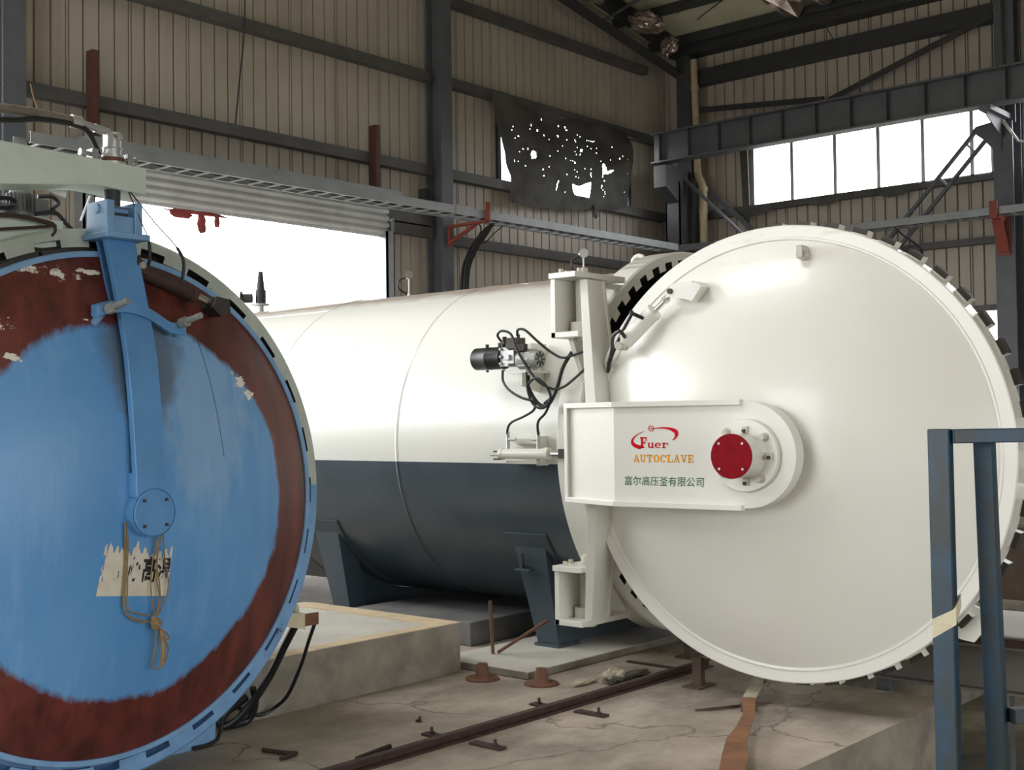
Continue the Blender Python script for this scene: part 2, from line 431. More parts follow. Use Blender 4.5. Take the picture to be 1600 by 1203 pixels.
# ribbed cladding: grooves every 0.233 m, a double joint at every fourth
def ribbed(name, fr, u0, u1, zlo, zhi, holes, label):
    b = MB(); br = []
    g = math.ceil(u0 / 0.233) * 0.233; k = round(g / 0.233)
    pts = [(u0, 0.0)]
    while g < u1 - 0.06:
        if g > u0 + 0.06:
            for gg in ((g,) if k % 4 else (g - 0.022, g + 0.022)):
                wdt = 0.017 if k % 4 else 0.011
                pts += [(gg - wdt, 0), (gg - wdt * 0.5, 0.026), (gg + wdt * 0.5, 0.026), (gg + wdt, 0)]
        g += 0.233; k += 1
    pts.append((u1, 0.0))
    cuts = sorted({h[0] for h in holes} | {h[1] for h in holes})
    for c in cuts:
        for i in range(len(pts) - 1):
            if pts[i][0] < c < pts[i + 1][0]:
                t = (c - pts[i][0]) / (pts[i + 1][0] - pts[i][0])
                pts.insert(i + 1, (c, pts[i][1] * (1 - t) + pts[i + 1][1] * t)); break
    for (a, da), (c, dc) in zip(pts, pts[1:]):
        mid = (a + c) / 2
        zs = [(zlo, zhi(mid) if callable(zhi) else zhi)]
        for h in holes:
            if h[0] < mid < h[1]:
                nz = []
                for q0, q1 in zs:
                    if h[3] <= q0 or h[2] >= q1: nz.append((q0, q1)); continue
                    if h[2] > q0: nz.append((q0, h[2]))
                    if h[3] < q1: nz.append((h[3], q1))
                zs = nz
        mm = 1 if (da > 0.01 and dc > 0.01) else 0
        for q0, q1 in zs:
            top = (lambda u: zhi(u)) if (callable(zhi) and abs(q1 - zhi(mid)) < 1e-6) else (lambda u: q1)
            b.quad(fr(a, q0, da), fr(c, q0, dc), fr(c, top(c), dc), fr(a, top(a), da), mm)
    return struct(b.build(name, ['wall_panel', 'wall_joint']), label)
DOOR = (8.62, 13.92, 0.0, 4.95)
TWIN = (16.93, 21.02, 5.98, 7.42)
ribbed('wall_back', lambda u, z, d: (u, WY + d, z), -8, WX, 0, eave, [DOOR, TWIN, (-7.5, 6.6, 0.0, 7.0)], 'ribbed beige cladding of the gable wall')
SWIN = (7.95, 12.87, 5.93, 7.35); SWIN2 = (3.2, 7.38, 5.93, 7.35); SLIT = (7.92, 8.22, 0.0, 3.46); SDOOR = (1.5, 7.50, 0.0, 2.05)
ribbed('wall_right', lambda u, z, d: (WX + d, u, z), -14, WY, 0, eave(WX), [SWIN, SWIN2, SLIT, SDOOR], 'ribbed beige cladding of the long side wall')
# the sides the photo does not show: rear wall and far side with their openings
b = MB(); b.box(-8, WX, -14.1, -14, PITF, 0.0); b.box(-8, -7, -14.1, -14, 0.0, 14.8); b.box(7, WX, -14.1, -14, 0.0, 12.2); b.box(-7, 7, -14.1, -14, 5.0, 14.2)
struct(b.build('wall_front', 'wall_panel'))
b = MB(); b.box(-8.1, -8, -14, 3.5, -0.7, 14.8); b.box(-8.1, -8, 14.5, WY, -0.7, 14.8); b.box(-8.1, -8, 3.5, 14.5, 5.5, 14.8)
struct(b.build('wall_left', 'wall_panel'))

# roof: boards on purlins, one bay with torn foil
b = MB()
for xa, xb, ya, yb in ((-8.1, -4, -14.1, WY + .05), (-.4, WX, -14.1, WY + .05), (-4, -.4, -14.1, 5.5), (-4, -.4, 13.5, WY + .05)):   # a skylight strip stays open at the left
    b.hexa([(xa, ya, eave(xa)), (xb, ya, eave(xb)), (xb, yb, eave(xb)), (xa, yb, eave(xa)), (xa, ya, eave(xa) + .1), (xb, ya, eave(xb) + .1), (xb, yb, eave(xb) + .1), (xa, yb, eave(xa) + .1)])
struct(b.build('ceiling', 'roof_board'), 'pale insulation boards under the roof')
def zbar(name, p0, p1, w, h, m='girt_steel', label=None, up=(0, 0, 1)):
    return struct(MB().bar(p0, p1, w, h, up).build(name, m), label)
k = 0
for x in (21.9, 20.6, 19.2, 17.8, 16.4, 15.0, 13.6):
    k += 1
    zbar('roof_beam_%d' % k, (x, -2, eave(x) - 0.11), (x, WY, eave(x) - 0.11), 0.07, 0.2, 'dark_steel', 'dark roof purlin')
# eave beam and gable rafter (I section)
b = MB(); b.box(22.05, 22.45, -6, 14.6, 9.28, 9.5)
struct(b.build('eave_beam', 'dark_steel'), 'dark eave beam above the side wall')
def rafter():
    b = MB(); x0, x1 = 22.3, 5.0
    for dz, hh, wy in ((-0.72, 0.03, 0.13), (-0.40, 0.62, 0.012), (-0.08, 0.03, 0.13)):
        z0, z1 = eave(x0) + dz, eave(x1) + dz
        b.hexa([(x1, 14.42 - wy, z1), (x0, 14.42 - wy, z0), (x0, 14.42 + wy, z0), (x1, 14.42 + wy, z1),
                (x1, 14.42 - wy, z1 + hh), (x0, 14.42 - wy, z0 + hh), (x0, 14.42 + wy, z0 + hh), (x1, 14.42 + wy, z1 + hh)])
    return b
struct(rafter().build('gable_rafter_beam', 'dark_steel'), 'dark sloping rafter along the top of the gable wall')
for i, (xa, ya) in enumerate(((19.35, 14.42), (16.9, 14.42))):
    MBb = MB().cyl((xa, 14.35, eave(xa) - 0.7), (xa + 0.2, 12.9, eave(xa) - 0.2), 0.03, 8)
    struct(MBb.build('fly_brace_beam_%d' % (i + 1), 'dark_steel'), 'thin stay from the rafter to a purlin')

# gable wall columns (H section, web square to the wall) and corner column
def hcol_y(name, x0, x1, y0, y1, z1, m='column_steel', label=None):
    b = MB(); t = 0.022
    b.box(x0, x1, y0, y0 + t, 0, z1); b.box(x0, x1, y1 - t, y1, 0, z1)
    xm = (x0 + x1) / 2; b.box(xm - 0.008, xm + 0.008, y0 + t, y1 - t, 0, z1)
    return struct(b.build(name, m), label)
hcol_y('column_1', 7.30, 7.60, 14.58, 14.95, eave(7.5) - 0.75, label='grey steel column at the far left of the gable wall')
hcol_y('column_2', 15.04, 15.32, 14.60, 14.95, eave(15.2) - 0.75, label='steel column between the roller door and the tarpaulin')
# corner column: wide below the crane bracket, narrower above
b = MB()
for (x0, x1, y0, y1, z0, z1) in ((21.62, 22.4, 14.10, 14.13, 0, 6.5), (21.62, 22.4, 14.42, 14.45, 0, 6.5), (21.62, 21.65, 14.10, 14.45, 0, 6.5), (22.1, 22.4, 14.1, 14.45, 6.5, 9.3)):
    b.box(x0, x1, y0, y1, z0, z1)
b.hexa([(21.15, 14.12, 6.35), (22.0, 14.12, 5.85), (22.0, 14.42, 5.85), (21.15, 14.42, 6.35), (21.15, 14.12, 6.80), (22.0, 14.12, 6.80), (22.0, 14.42, 6.80), (21.15, 14.42, 6.80)])
struct(b.build('column_3', 'column_shaded'), 'corner column, darkened for corner shade, carrying the crane bracket')
def hcol_x(name, y0, y1, label):
    b = MB()
    b.box(21.95, 21.98, y0, y1, PITF, 6.72); b.box(22.38, 22.41, y0, y1, PITF, 9.3); ym = (y0 + y1) / 2
    b.box(21.98, 22.38, ym - .01, ym + .01, PITF, 9.3); b.box(22.12, 22.15, y0, y1, 6.72, 9.3)
    b.box(21.12, 22.38, ym - .10, ym + .10, 6.78, 6.87); b.hexa([(21.2, ym - .01, 6.70), (21.98, ym - .01, 6.40), (21.98, ym + .01, 6.40), (21.2, ym + .01, 6.70), (21.2, ym - .01, 6.78), (21.98, ym - .01, 6.78), (21.98, ym + .01, 6.78), (21.2, ym + .01, 6.78)])
    return struct(b.build(name, 'column_steel'), label)
hcol_x('column_4', 7.42, 7.76, 'grey steel column right of the long window')

# girts
def girt_x(n, x0, x1, z, h=0.17, m='girt_steel'): zbar('girt_beam_%d' % n, (x0, WY - 0.09, z), (x1, WY - 0.09, z), 0.17, h, m, 'horizontal steel girt on the gable wall')
gn = 0
for z in (7.52, 5.90):
    for x0, x1 in ((7.60, 15.04), (15.32, 22.2)):
        gn += 1; girt_x(gn, x0, x1, z)
for x0, x1, z in ((15.32, 21.6, 8.97), (15.32, 22.2, 4.74), (8.0, 15.04, 9.15), (13.98, 15.04, 4.82), (13.98, 15.04, 5.02)):
    gn += 1; girt_x(gn, x0, x1, z)
zn = gn
def girt_y(y0, y1, z, h=0.17, d=0.17, m='girt_steel'):
    global zn; zn += 1
    zbar('girt_beam_%d' % zn, (WX - d / 2 - 0.005, y0, z), (WX - d / 2 - 0.005, y1, z), d, h, m, 'horizontal steel girt on the side wall')
girt_y(7.76, 14.1, 8.80, 0.32, 0.25, 'dark_steel'); girt_y(7.76, 14.1, 4.72, 0.12); girt_y(12.9, 14.1, 5.86); girt_y(7.76, 12.9, 5.86, 0.10)
girt_y(7.76, 9.3, 3.5, 0.10)
# diagonal bracing above the crane beam
for i, (p0, p1) in enumerate((((22.2, 11.0, 7.75), (22.2, 7.8, 8.72)), ((22.2, 11.1, 7.8), (22.2, 14.1, 8.10)))):
    zbar('brace_beam_%d' % (i + 1), p0, p1, 0.05, 0.11, 'dark_steel', 'dark diagonal brace above the crane beam')

# crane runway beam along the side wall
b = MB(); cx = 21.3
b.box(cx - .14, cx + .14, 3.0, 14.5, 6.87, 6.90); b.box(cx - .16, cx + .16, 3.0, 14.5, 7.46, 7.49); b.box(cx - .006, cx + .006, 3.0, 14.5, 6.90, 7.46)
y = 14.3
while y > 3.2:
    b.box(cx - .13, cx + .13, y - .006, y + .006, 6.90, 7.46); y -= 0.704
b.box(cx - .03, cx + .03, 3.0, 14.5, 7.49, 7.53)
struct(b.build('crane_beam', 'column_steel'), 'long steel crane runway beam with stiffeners along the side wall')

# windows
def window_y(name, y0, y1, z0, z1, mull, label):
    root = struct(empty(name, (WX, (y0 + y1) / 2, z0)), label)
    b = MB(); t = 0.035
    for yy in (y0, y1): b.box(WX - .02, WX + .04, yy - t, yy + t, z0, z1)
    b.box(WX - .02, WX + .04, y0, y1, z0 - t, z0 + t); b.box(WX - .02, WX + .04, y0, y1, z1 - t, z1 + t)
    for yy in mull: b.box(WX - .02, WX + .03, yy - .035, yy + .035, z0, z1)
    b.build('window_frame', 'aluminium', root)
    return root
window_y('window_1', *SWIN, (11.97, 11.03, 10.13, 9.25, 8.33), 'long clerestory window of six bright panes under the crane beam')
window_y('window_2', *SWIN2, (6.4, 5.4, 4.4), 'bright clerestory window at the right edge')
b = MB()
for xx in (TWIN[0], TWIN[1]): b.box(xx - .05, xx + .04, WY - .06, WY + .04, TWIN[2], TWIN[3])
b.box(TWIN[0], TWIN[1], WY - .04, WY + .04, TWIN[2] - .04, TWIN[2] + .02); b.box(TWIN[0], TWIN[1], WY - .04, WY + .04, TWIN[3] - .02, TWIN[3] + .04)
root = struct(empty('window_3', (18.9, WY, 5.98)), 'window opening behind the torn black tarpaulin'); b.build('window_frame', 'dark_steel', root)

# roller door: shutter slats rolled most of the way up, guide posts, hood
root = struct(empty('door_1', (11.27, WY, 0)), 'wide roller shutter door standing open')
b = MB(); nseg = 8; prof = []
z = 4.66
for r_ in range(5):
    for i in range(nseg):
        t = i / nseg; prof.append((z + 0.115 * t, 0.036 * sin(pi * t)))
    z += 0.115
prof.append((z, 0))
for (z0, d0), (z1, d1) in zip(prof, prof[1:]):
    b.quad((8.5, WY - .16 - d0, z0), (14.0, WY - .16 - d0, z0), (14.0, WY - .16 - d1, z1), (8.5, WY - .16 - d1, z1))
b.box(8.5, 14.0, WY - .17, WY - .15, 4.62, 4.66)
b.build('shutter_slats', 'shutter_steel', root, smooth=True, sharp=60)
b = MB(); b.box(8.4, 14.05, WY - .45, WY - .02, 5.24, 5.36); b.box(8.4, 14.05, WY - .47, WY - .45, 5.16, 5.36)
b.build('shutter_hood', 'grey_galvanised', root)
for x0, x1 in ((13.90, 14.06), (8.48, 8.64)):
    b = MB(); b.box(x0, x1, WY - .25, WY - .21, 0, 4.72); b.box(x0, x0 + .02, WY - .25, WY - .02, 0, 4.72); b.box(x1 - .02, x1, WY - .25, WY - .02, 0, 4.95)
    b.build('guide_rail', 'grey_galvanised', root)
# side wall openings
root = struct(empty('door_2', (WX, 8.07, 0)), 'narrow bright opening in the side wall beside the column')
b = MB(); b.box(WX - .03, WX + .03, SLIT[0] - .03, SLIT[0], 0, SLIT[3]); b.box(WX - .03, WX + .03, SLIT[1], SLIT[1] + .04, 0, SLIT[3]); b.build('door_frame', 'girt_steel', root)
root = struct(empty('door_3', (WX, 4.5, 0)), 'bright opening low in the side wall at the right edge')
b = MB(); b.box(WX - .05, WX + .03, 5.58, 5.66, 0, SDOOR[3]); b.box(WX - .05, WX + .03, SDOOR[0], SDOOR[1], SDOOR[3], SDOOR[3] + .1); b.build('door_frame', 'brown_post', root)
# dark-red stub posts standing on the door header
for i, (x, z0, z1) in enumerate(((8.62, 5.36, 6.55), (13.66, 5.36, 6.42))):
    b = MB(); b.box(x - .045, x + .045, WY - .30, WY - .21, z0, z1); b.box(x - .045, x - .03, WY - .21, WY - .14, z0, z1)
    struct(b.build('trim_%d' % (i + 1), 'brown_post'), 'short dark red post above the roller door')

# ================================================================== WHITE AUTOCLAVE
AX, AZ = 7.4356, 1.433
WA = empty('autoclave', (AX, 5.0, 0.0))
tag(WA, 'large cream and slate autoclave with its round door swung wide open', 'autoclave')
# shell, open at the front
b = MB()
prof = [(1.235, 4.93), (1.235, 5.4), (1.235, 6.49)] + [(1.235 + 0.007 * sin(pi * t / 4), 6.49 + 0.035 * t / 4) for t in range(1, 5)] + \
       [(1.235, 8.02)] + [(1.235 + 0.007 * sin(pi * t / 4), 8.02 + 0.035 * t / 4) for t in range(1, 5)] + [(1.235, 10.0), (1.235, 12.4)] + \
       [(1.235 * cos(t * pi / 20), 12.4 + 0.62 * sin(t * pi / 20)) for t in range(1, 11)]
b.lathe(prof, 160, 0, axis='y', origin=(AX, 0, AZ))
b.build('shell', 'shell_two_tone', WA, smooth=True, sharp=25)
b = MB(); b.lathe([(1.205, 4.90), (1.205, 9.5), (0, 9.5)], 96, 0, axis='y', origin=(AX, 0, AZ)); b.lathe([(1.205, 4.9), (1.235, 4.9), (1.235, 4.96)], 96, 0, axis='y', origin=(AX, 0, AZ))
b.build('bore', 'bore_shade_black', WA, smooth=True)
# longitudinal weld bead high on the flank
b = MB(); a0 = radians(141.7)
b.tube([(AX + 1.236 * cos(a0), 6.52, AZ + 1.236 * sin(a0)), (AX + 1.236 * cos(a0), 8.03, AZ + 1.236 * sin(a0))], 0.004, 6)
a0 = radians(116); b.tube([(AX + 1.236 * cos(a0), 8.05, AZ + 1.236 * sin(a0)), (AX + 1.236 * cos(a0), 9.6, AZ + 1.236 * sin(a0))], 0.004, 6)
b.build('weld_bead', 'cream_paint', WA, smooth=True)

# lock ring with inward teeth
def toothed_ring(cx, cz, yf, yb, ro, r_in, r_gap, nteeth, ph, duty, mface=0, mtooth=1, rb=None):
    """ring round the y axis; inner edge alternates between tooth tips (r_in) and gaps (r_gap)"""
    b = MB(); sub = 3; seq = []
    for k in range(nteeth):
        a0 = 2 * pi * k / nteeth + ph; st = 2 * pi / nteeth
        for i in range(sub + 1): seq.append((a0 + st * duty * i / sub, r_in))
        for i in range(sub + 1): seq.append((a0 + st * duty + st * (1 - duty) * i / sub, r_gap))
    n = len(seq); P = lambda a, r, y: (cx + r * cos(a), y, cz + r * sin(a))
    rows = [[b.vert(P(a, r, yf)) for a, r in seq], [b.vert(P(a, ro - .012, yf)) for a, r in seq], [b.vert(P(a, ro, yf + .012)) for a, r in seq],
            [b.vert(P(a, ro, yb - .02)) for a, r in seq], [b.vert(P(a, ro - .02, yb)) for a, r in seq], [b.vert(P(a, rb or ro - .1, yb)) for a, r in seq], [b.vert(P(a, r, yf + .07)) for a, r in seq]]
    for i in range(7):
        A, B = rows[i], rows[(i + 1) % 7]
        for k in range(n):
            if (A[k] == A[(k + 1) % n]): continue
            b.face([A[k], A[(k + 1) % n], B[(k + 1) % n], B[k]], mtooth if i == 6 else mface)
    return b
toothed_ring(AX, AZ, 4.747, 4.95, 1.335, 1.225, 1.275, 48, 0.02, 0.5).build('lock_ring', ['cream_paint', 'machined_dark'], WA, smooth=True, sharp=30)

# ---- the open door, in its own frame: a along the door, z up, t out of its face
DC = Vector((6.070, 3.343, 1.397)); th = radians(85.19)
DN = Vector((-sin(th), -cos(th), 0)); DE = Vector((cos(th), -sin(th), 0))
def dfr(a, z, t): return DC + a * DE + Vector((0, 0, z)) + t * DN
DM = Matrix(((DE.x, 0, DN.x, DC.x), (DE.y, 0, DN.y, DC.y), (0, 1, 0, DC.z), (0, 0, 0, 1)))
def dome_t(r): return 0.30 * (1 - min(1, r / 1.165) ** 2.3)
b = MB(); b.M = DM
prof = [(0, 0.02), (1.1, -0.10), (1.13, -0.25), (1.20, -0.25), (1.205, -0.19), (1.245, -0.185), (1.25, -0.18), (1.25, -0.006), (1.244, 0.0), (1.185, 0.0), (1.180, 0.006), (1.172, 0.006), (1.165, 0.0)]
prof += [(1.165 * (1 - t / 26), dome_t(1.165 * (1 - t / 26)) ) for t in range(1, 27)]
b.lathe(prof, 192, 0)
b.build('door_head', 'cream_door', WA, smooth=True, sharp=28)
# teeth round the door rim
for k in range(48):
    b = MB(); b.M = DM
    a0 = 2 * pi * k / 48 + 0.045; hw = 0.033
    for r0, r1, t1, ms in ((1.235, 1.256, -0.115, [0] * 6), (1.256, 1.284, -0.135, [0, 1, 0, 0, 1, 0])):
        P = []
        for t in (-0.22, t1):
            for r, da in ((r0, -hw), (r0, hw), (r1, hw), (r1, -hw)):
                P.append((r * cos(a0 + da), r * sin(a0 + da), t))
        b.hexa(P, ms=ms)
    b.build('rim_tooth', ['cream_paint', 'machined_dark'], WA)
# lifting lug near the top of the head, latch lug low on the right
b = MB(); b.M = DM
b.tube([(0.19, 1.065, 0.02), (0.19, 1.065, 0.10)], 0.028, 14); b.box(0.175, 0.205, 1.05, 1.115, 0.03, 0.12)
b.build('lifting_lug', 'cream_dusty', WA, smooth=True)
b = MB(); b.M = DM
b.prism([(0.80, -0.92), (0.96, -0.78), (1.01, -0.80), (1.035, -0.86), (1.085, -0.905), (1.00, -0.925), (0.965, -0.97), (0.90, -0.96)], ident, -0.22, -0.19)
b.build('latch_plate', 'cream_paint', WA)

# ---- hinge arm plate carrying the door
arm = MB()
R_, PC, ZH = 0.279, 0.012, 0.282
nb_ = 20; semi = [(PC + R_ * sin(pi * i / nb_), R_ * cos(pi * i / nb_)) for i in range(nb_ + 1)]
z0 = 0.003
front = [(-0.785, ZH)] + semi + [(-0.785, -ZH)]
def aprism(mb, out, t0, t1): mb.prism([(a, z + z0) for a, z in out], dfr, t0, t1)
aprism(arm, front, 0.345, 0.44)
# bent wing of the plate running back towards the hinge
P = []
for (a, t) in ((-1.22, 0.25), (-0.785, 0.44)):
    pass
for z in (-ZH, ZH):
    for a, t in ((-1.22, 0.16), (-0.785, 0.345), (-0.785, 0.44), (-1.22, 0.25)):
        P.append(dfr(a, z + z0, t))
arm.hexa(P)
# raised lips: top, bottom, hinge end
for zz in (ZH, -ZH):
    s_ = 1 if zz > 0 else -1
    arm.hexa([dfr(a, z + z0, t) for z in ((zz - s_ * .022, zz + s_ * .008) if s_ > 0 else (zz - .008, zz + .022)) for a, t in ((-0.785, .43), (0.0, .43), (-0.01, .462), (-0.785, .462))])
    arm.hexa([dfr(a, z + z0, t) for z in ((zz - .022, zz + .008) if s_ > 0 else (zz - .008, zz + .022)) for a, t in ((-1.235, .24), (-0.785, .43), (-0.785, .462), (-1.235, .272))])
arm.hexa([dfr(a, z + z0, t) for z in (-ZH, ZH) for a, t in ((-1.235, .15), (-1.205, .16), (-1.205, .283), (-1.235, .272))])
arm_o = arm.build('hinge_arm_plate', 'cream_paint', WA, bevel=0.003)
# struts from the hinge barrels to the plate
def strut(sgn):
    b = MB()
    if sgn > 0: zt, zb = 2.455 - DC.z, 1.683 - DC.z
    else: zt, zb = 0.37 - DC.z, 1.115 - DC.z
    top = [(-1.303, -0.03), (-1.250, -0.03), (-1.250, -0.22), (-1.303, -0.22)]
    bot = [(-1.126, 0.20), (-1.055, 0.20), (-1.055, -0.06), (-1.126, -0.06)]
    P = [dfr(a, zb, t) for a, t in bot] + [dfr(a, zt, t) for a, t in top]
    b.hexa(P)
    # proud edge of the cover plate
    P = [dfr(a, zb, t) for a, t in ((-1.060, -0.035), (-1.045, -0.035), (-1.045, -0.062), (-1.060, -0.062))] + [dfr(a, zt, t) for a, t in ((-1.255, -0.20), (-1.240, -0.20), (-1.240, -0.222), (-1.255, -0.222))]
    b.hexa(P)
    return b.build('hinge_strut', 'cream_paint', WA, bevel=0.003)
strut(1); strut(-1)
# boss with flange, bolts and red cap
b = MB(); b.M = DM @ Matrix.Translation((0.016, 0.002, 0))
b.lathe([(0.185, 0.44), (0.190, 0.446), (0.190, 0.468), (0.186, 0.474), (0.120, 0.474), (0.113, 0.480), (0.113, 0.612), (0, 0.612)], 64)
b.build('door_boss', 'cream_paint', WA, smooth=True, sharp=35)
b = MB(); b.M = DM @ Matrix.Translation((0.016, 0.002, 0))
b.lathe([(0.112, 0.6125), (0.1145, 0.614), (0.1145, 0.620), (0.112, 0.622), (0, 0.622)], 64)
cap = b.build('red_cap', 'red_paint', WA, smooth=True, sharp=35); cap['label'] = 'dark red round cap'
for k in range(4):
    b = MB(); b.M = DM @ Matrix.Translation((0.016, 0.002, 0)); a = pi / 4 + k * pi / 2
    b.cyl((0.092 * cos(a), 0.092 * sin(a), 0.621), (0.092 * cos(a), 0.092 * sin(a), 0.628), 0.007, 6)
    b.build('cap_screw', 'aluminium', cap)
for k in range(4):
    a = radians(38) + k * pi / 2; c_ = (0.016 + 0.152 * cos(a), 0.002 + 0.152 * sin(a))
    b = MB(); b.M = DM
    b.cyl((*c_, 0.473), (*c_, 0.478), 0.024, 16); b.cyl((*c_, 0.477), (*c_, 0.495), 0.019, 6); b.cyl((*c_, 0.494), (*c_, 0.512), 0.012, 12)
    b.build('flange_bolt', 'cream_dusty', WA)
for (x, z) in ((0.165, 0.0), (0.03, 0.135), (0.03, -0.135)):
    b = MB(); b.M = DM
    b.box(x - 0.014, x + 0.014, z - 0.018, z + 0.018, 0.474, 0.490); b.box(x - 0.009, x + 0.004, z - 0.016, z + 0.002, 0.49, 0.505, 1)
    b.build('grease_nipple', ['cream_dusty', 'machined_dark'], WA)

# ---- lettering on the plate
TT0, TT1 = 0.4405, 0.4418
def slab_text(mb, word, x0, z0, h, wd, gap, fr=dfr):
    """blocky slab-serif capitals from bars and arcs; unit cell 1 x 1"""
    def R(a0, b0, a1, b1): return ('r', a0, b0, a1, b1)
    s = .17; f_ = .10; sr = 0.22
    def pol(*q): return ('p', q)
    def ringarc(cx, cy, rx, ry, wx, wy, t0, t1): return ('a', cx, cy, rx, ry, wx, wy, t0, t1)
    G = {
     'A': [pol((.40, 1), (.60, 1), (.98, 0), (.78, 0)), pol((.40, 1), (.53, 1), (.16, 0), (.05, 0)), R(.25, .28, .75, .40), R(0, 0, .32, f_), R(.66, 0, 1, f_)],
     'U': [R(.10, .3, .32, 1), R(.72, .3, .86, 1), ringarc(.48, .34, .38, .34, .22, .13, pi, 2 * pi), R(0, .9, .42, 1), R(.60, .9, 1, 1)],
     'T': [R(.38, 0, .62, 1), R(0, .87, 1, 1), R(0, .66, .11, 1), R(.89, .66, 1, 1), R(.22, 0, .78, f_)],
     'O': [ringarc(.5, .5, .5, .5, .25, .12, 0, 2 * pi)],
     'C': [ringarc(.5, .5, .5, .5, .25, .12, .22 * pi, 1.78 * pi), R(.86, .62, 1, .98)],
     'L': [R(.14, 0, .40, 1), R(0, .9, .54, 1), R(0, 0, .98, .11), R(.87, 0, .98, .34)],
     'V': [pol((.03, 1), (.27, 1), (.60, 0), (.42, 0)), pol((.80, 1), (.92, 1), (.60, 0), (.47, 0)), R(0, .9, .38, 1), R(.66, .9, 1, 1)],
     'E': [R(.14, 0, .40, 1), R(0, .88, .95, 1), R(0, 0, .98, .12), R(.4, .45, .74, .55), R(.84, .68, .95, 1), R(.87, 0, .98, .32), R(.64, .36, .74, .64)],
     'F': [R(.16, 0, .44, 1), R(0, .87, .98, 1), R(0, 0, .62, .12), R(.44, .43, .76, .54), R(.86, .62, .98, 1), R(.66, .34, .76, .63)],
     'u': [R(.10, .25, .32, .98), R(.68, 0, .90, 1), ringarc(.46, .30, .36, .30, .22, .14, pi, 2 * pi), R(0, .86, .32, 1), R(.58, .86, .9, 1), R(.68, 0, 1, .13)],
     'e': [ringarc(.5, .5, .5, .5, .24, .14, 0, 1.80 * pi), R(.2, .45, .96, .57)],
     'r': [R(.16, 0, .42, 1), R(0, .86, .42, 1), R(0, 0, .62, .13), ringarc(.62, .62, .36, .38, .2, .15, .1 * pi, .9 * pi), R(.80, .56, .98, .82)],
    }
    x = x0
    for ch in word:
        for e in G[ch]:
            if e[0] == 'r': outs = [[(e[1], e[2]), (e[3], e[2]), (e[3], e[4]), (e[1], e[4])]]
            elif e[0] == 'p': outs = [list(e[1])]
            else:
                _, cx, cy, rx, ry, wx, wy, t0, t1 = e; N = 18; outs = []
                for i in range(N):
                    ta, tb = t0 + (t1 - t0) * i / N, t0 + (t1 - t0) * (i + 1) / N
                    outs.append([(cx + rx * cos(ta), cy + ry * sin(ta)), (cx + rx * cos(tb), cy + ry * sin(tb)),
                                 (cx + (rx - wx) * cos(tb), cy + (ry - wy) * sin(tb)), (cx + (rx - wx) * cos(ta), cy + (ry - wy) * sin(ta))])
            for out in outs: mb.prism([(x + a * wd, z0 + c * h) for a, c in out], fr, TT0, TT1)
        x += wd + gap
zc = DC.z
b = MB(); slab_text(b, 'AUTOCLAVE', -0.662, 1.357 - zc, 0.041, 0.0355, 0.0063)
b.build('orange_lettering', 'logo_orange', arm_o)
b = MB(); slab_text(b, 'F', -0.620, 1.434 - zc, 0.060, 0.044, 0); slab_text(b, 'uer', -0.572, 1.434 - zc, 0.030, 0.039, 0.0055)
# swoosh: two tapering arcs on a tilted ellipse, with the small ring and dot
def arc_band(mb, t0, t1, w0, w1, N=36):
    cx, cz, rx, rz, tilt = -0.530, 1.490 - zc, 0.140, 0.050, radians(9)
    P = []
    for i in range(N + 1):
        t = t0 + (t1 - t0) * i / N; w_ = w0 + (w1 - w0) * i / N
        q = []
        for k in (-.5, .5):
            x_, y_ = (rx + k * w_) * cos(t), (rz + k * w_ * .55) * sin(t)
            q.append((cx + x_ * cos(tilt) - y_ * sin(tilt), cz + x_ * sin(tilt) + y_ * cos(tilt)))
        P.append(q)
    for p, q in zip(P, P[1:]): mb.prism([p[0], p[1], q[1], q[0]], dfr, TT0, TT1)
arc_band(b, radians(-38), radians(20), 0.008, 0.030); arc_band(b, radians(20), radians(95), 0.030, 0.005); arc_band(b, radians(114), radians(178), 0.003, 0.016); arc_band(b, radians(178), radians(232), 0.016, 0.040)
cx_, cz_ = -0.548, 1.541 - zc
for i in range(20):
    if i in (4, 14): continue
    ta, tb = 2 * pi * i / 20, 2 * pi * (i + 1) / 20
    b.prism([(cx_ + r * cos(t), cz_ + r * sin(t)) for r, t in ((.017, ta), (.017, tb), (.012, tb), (.012, ta))], dfr, TT0, TT1)
b.prism([(cx_ + .004 * cos(2 * pi * i / 10), cz_ + .004 * sin(2 * pi * i / 10)) for i in range(10)], dfr, TT0, TT1)
b.build('red_emblem', 'logo_red', arm_o)
def flat_text(mb, body, size, ox, oz, fr, wide=1.0):
    V, F = text_mesh(body, size); i0 = [mb.vert(fr(ox + v.x * wide, oz + v.y)) for v in V]
    for f_ in F: mb.face([i0[i] for i in f_])
b = MB(); V, F = text_mesh('富尔高压釜有限公司', 0.05)
xs = [v.x for v in V]; k = 0.486 / (max(xs) - min(xs)); ys = [v.y for v in V]
i0 = [b.vert(dfr(-0.722 + (v.x - min(xs)) * k + 0.10 * (v.y - min(ys)), 1.229 - zc + (v.y - min(ys)) * k * 1.0, TT1)) for v in V]
for f_ in F: b.face([i0[i] for i in f_])
b.build('green_lettering', 'logo_green', arm_o)

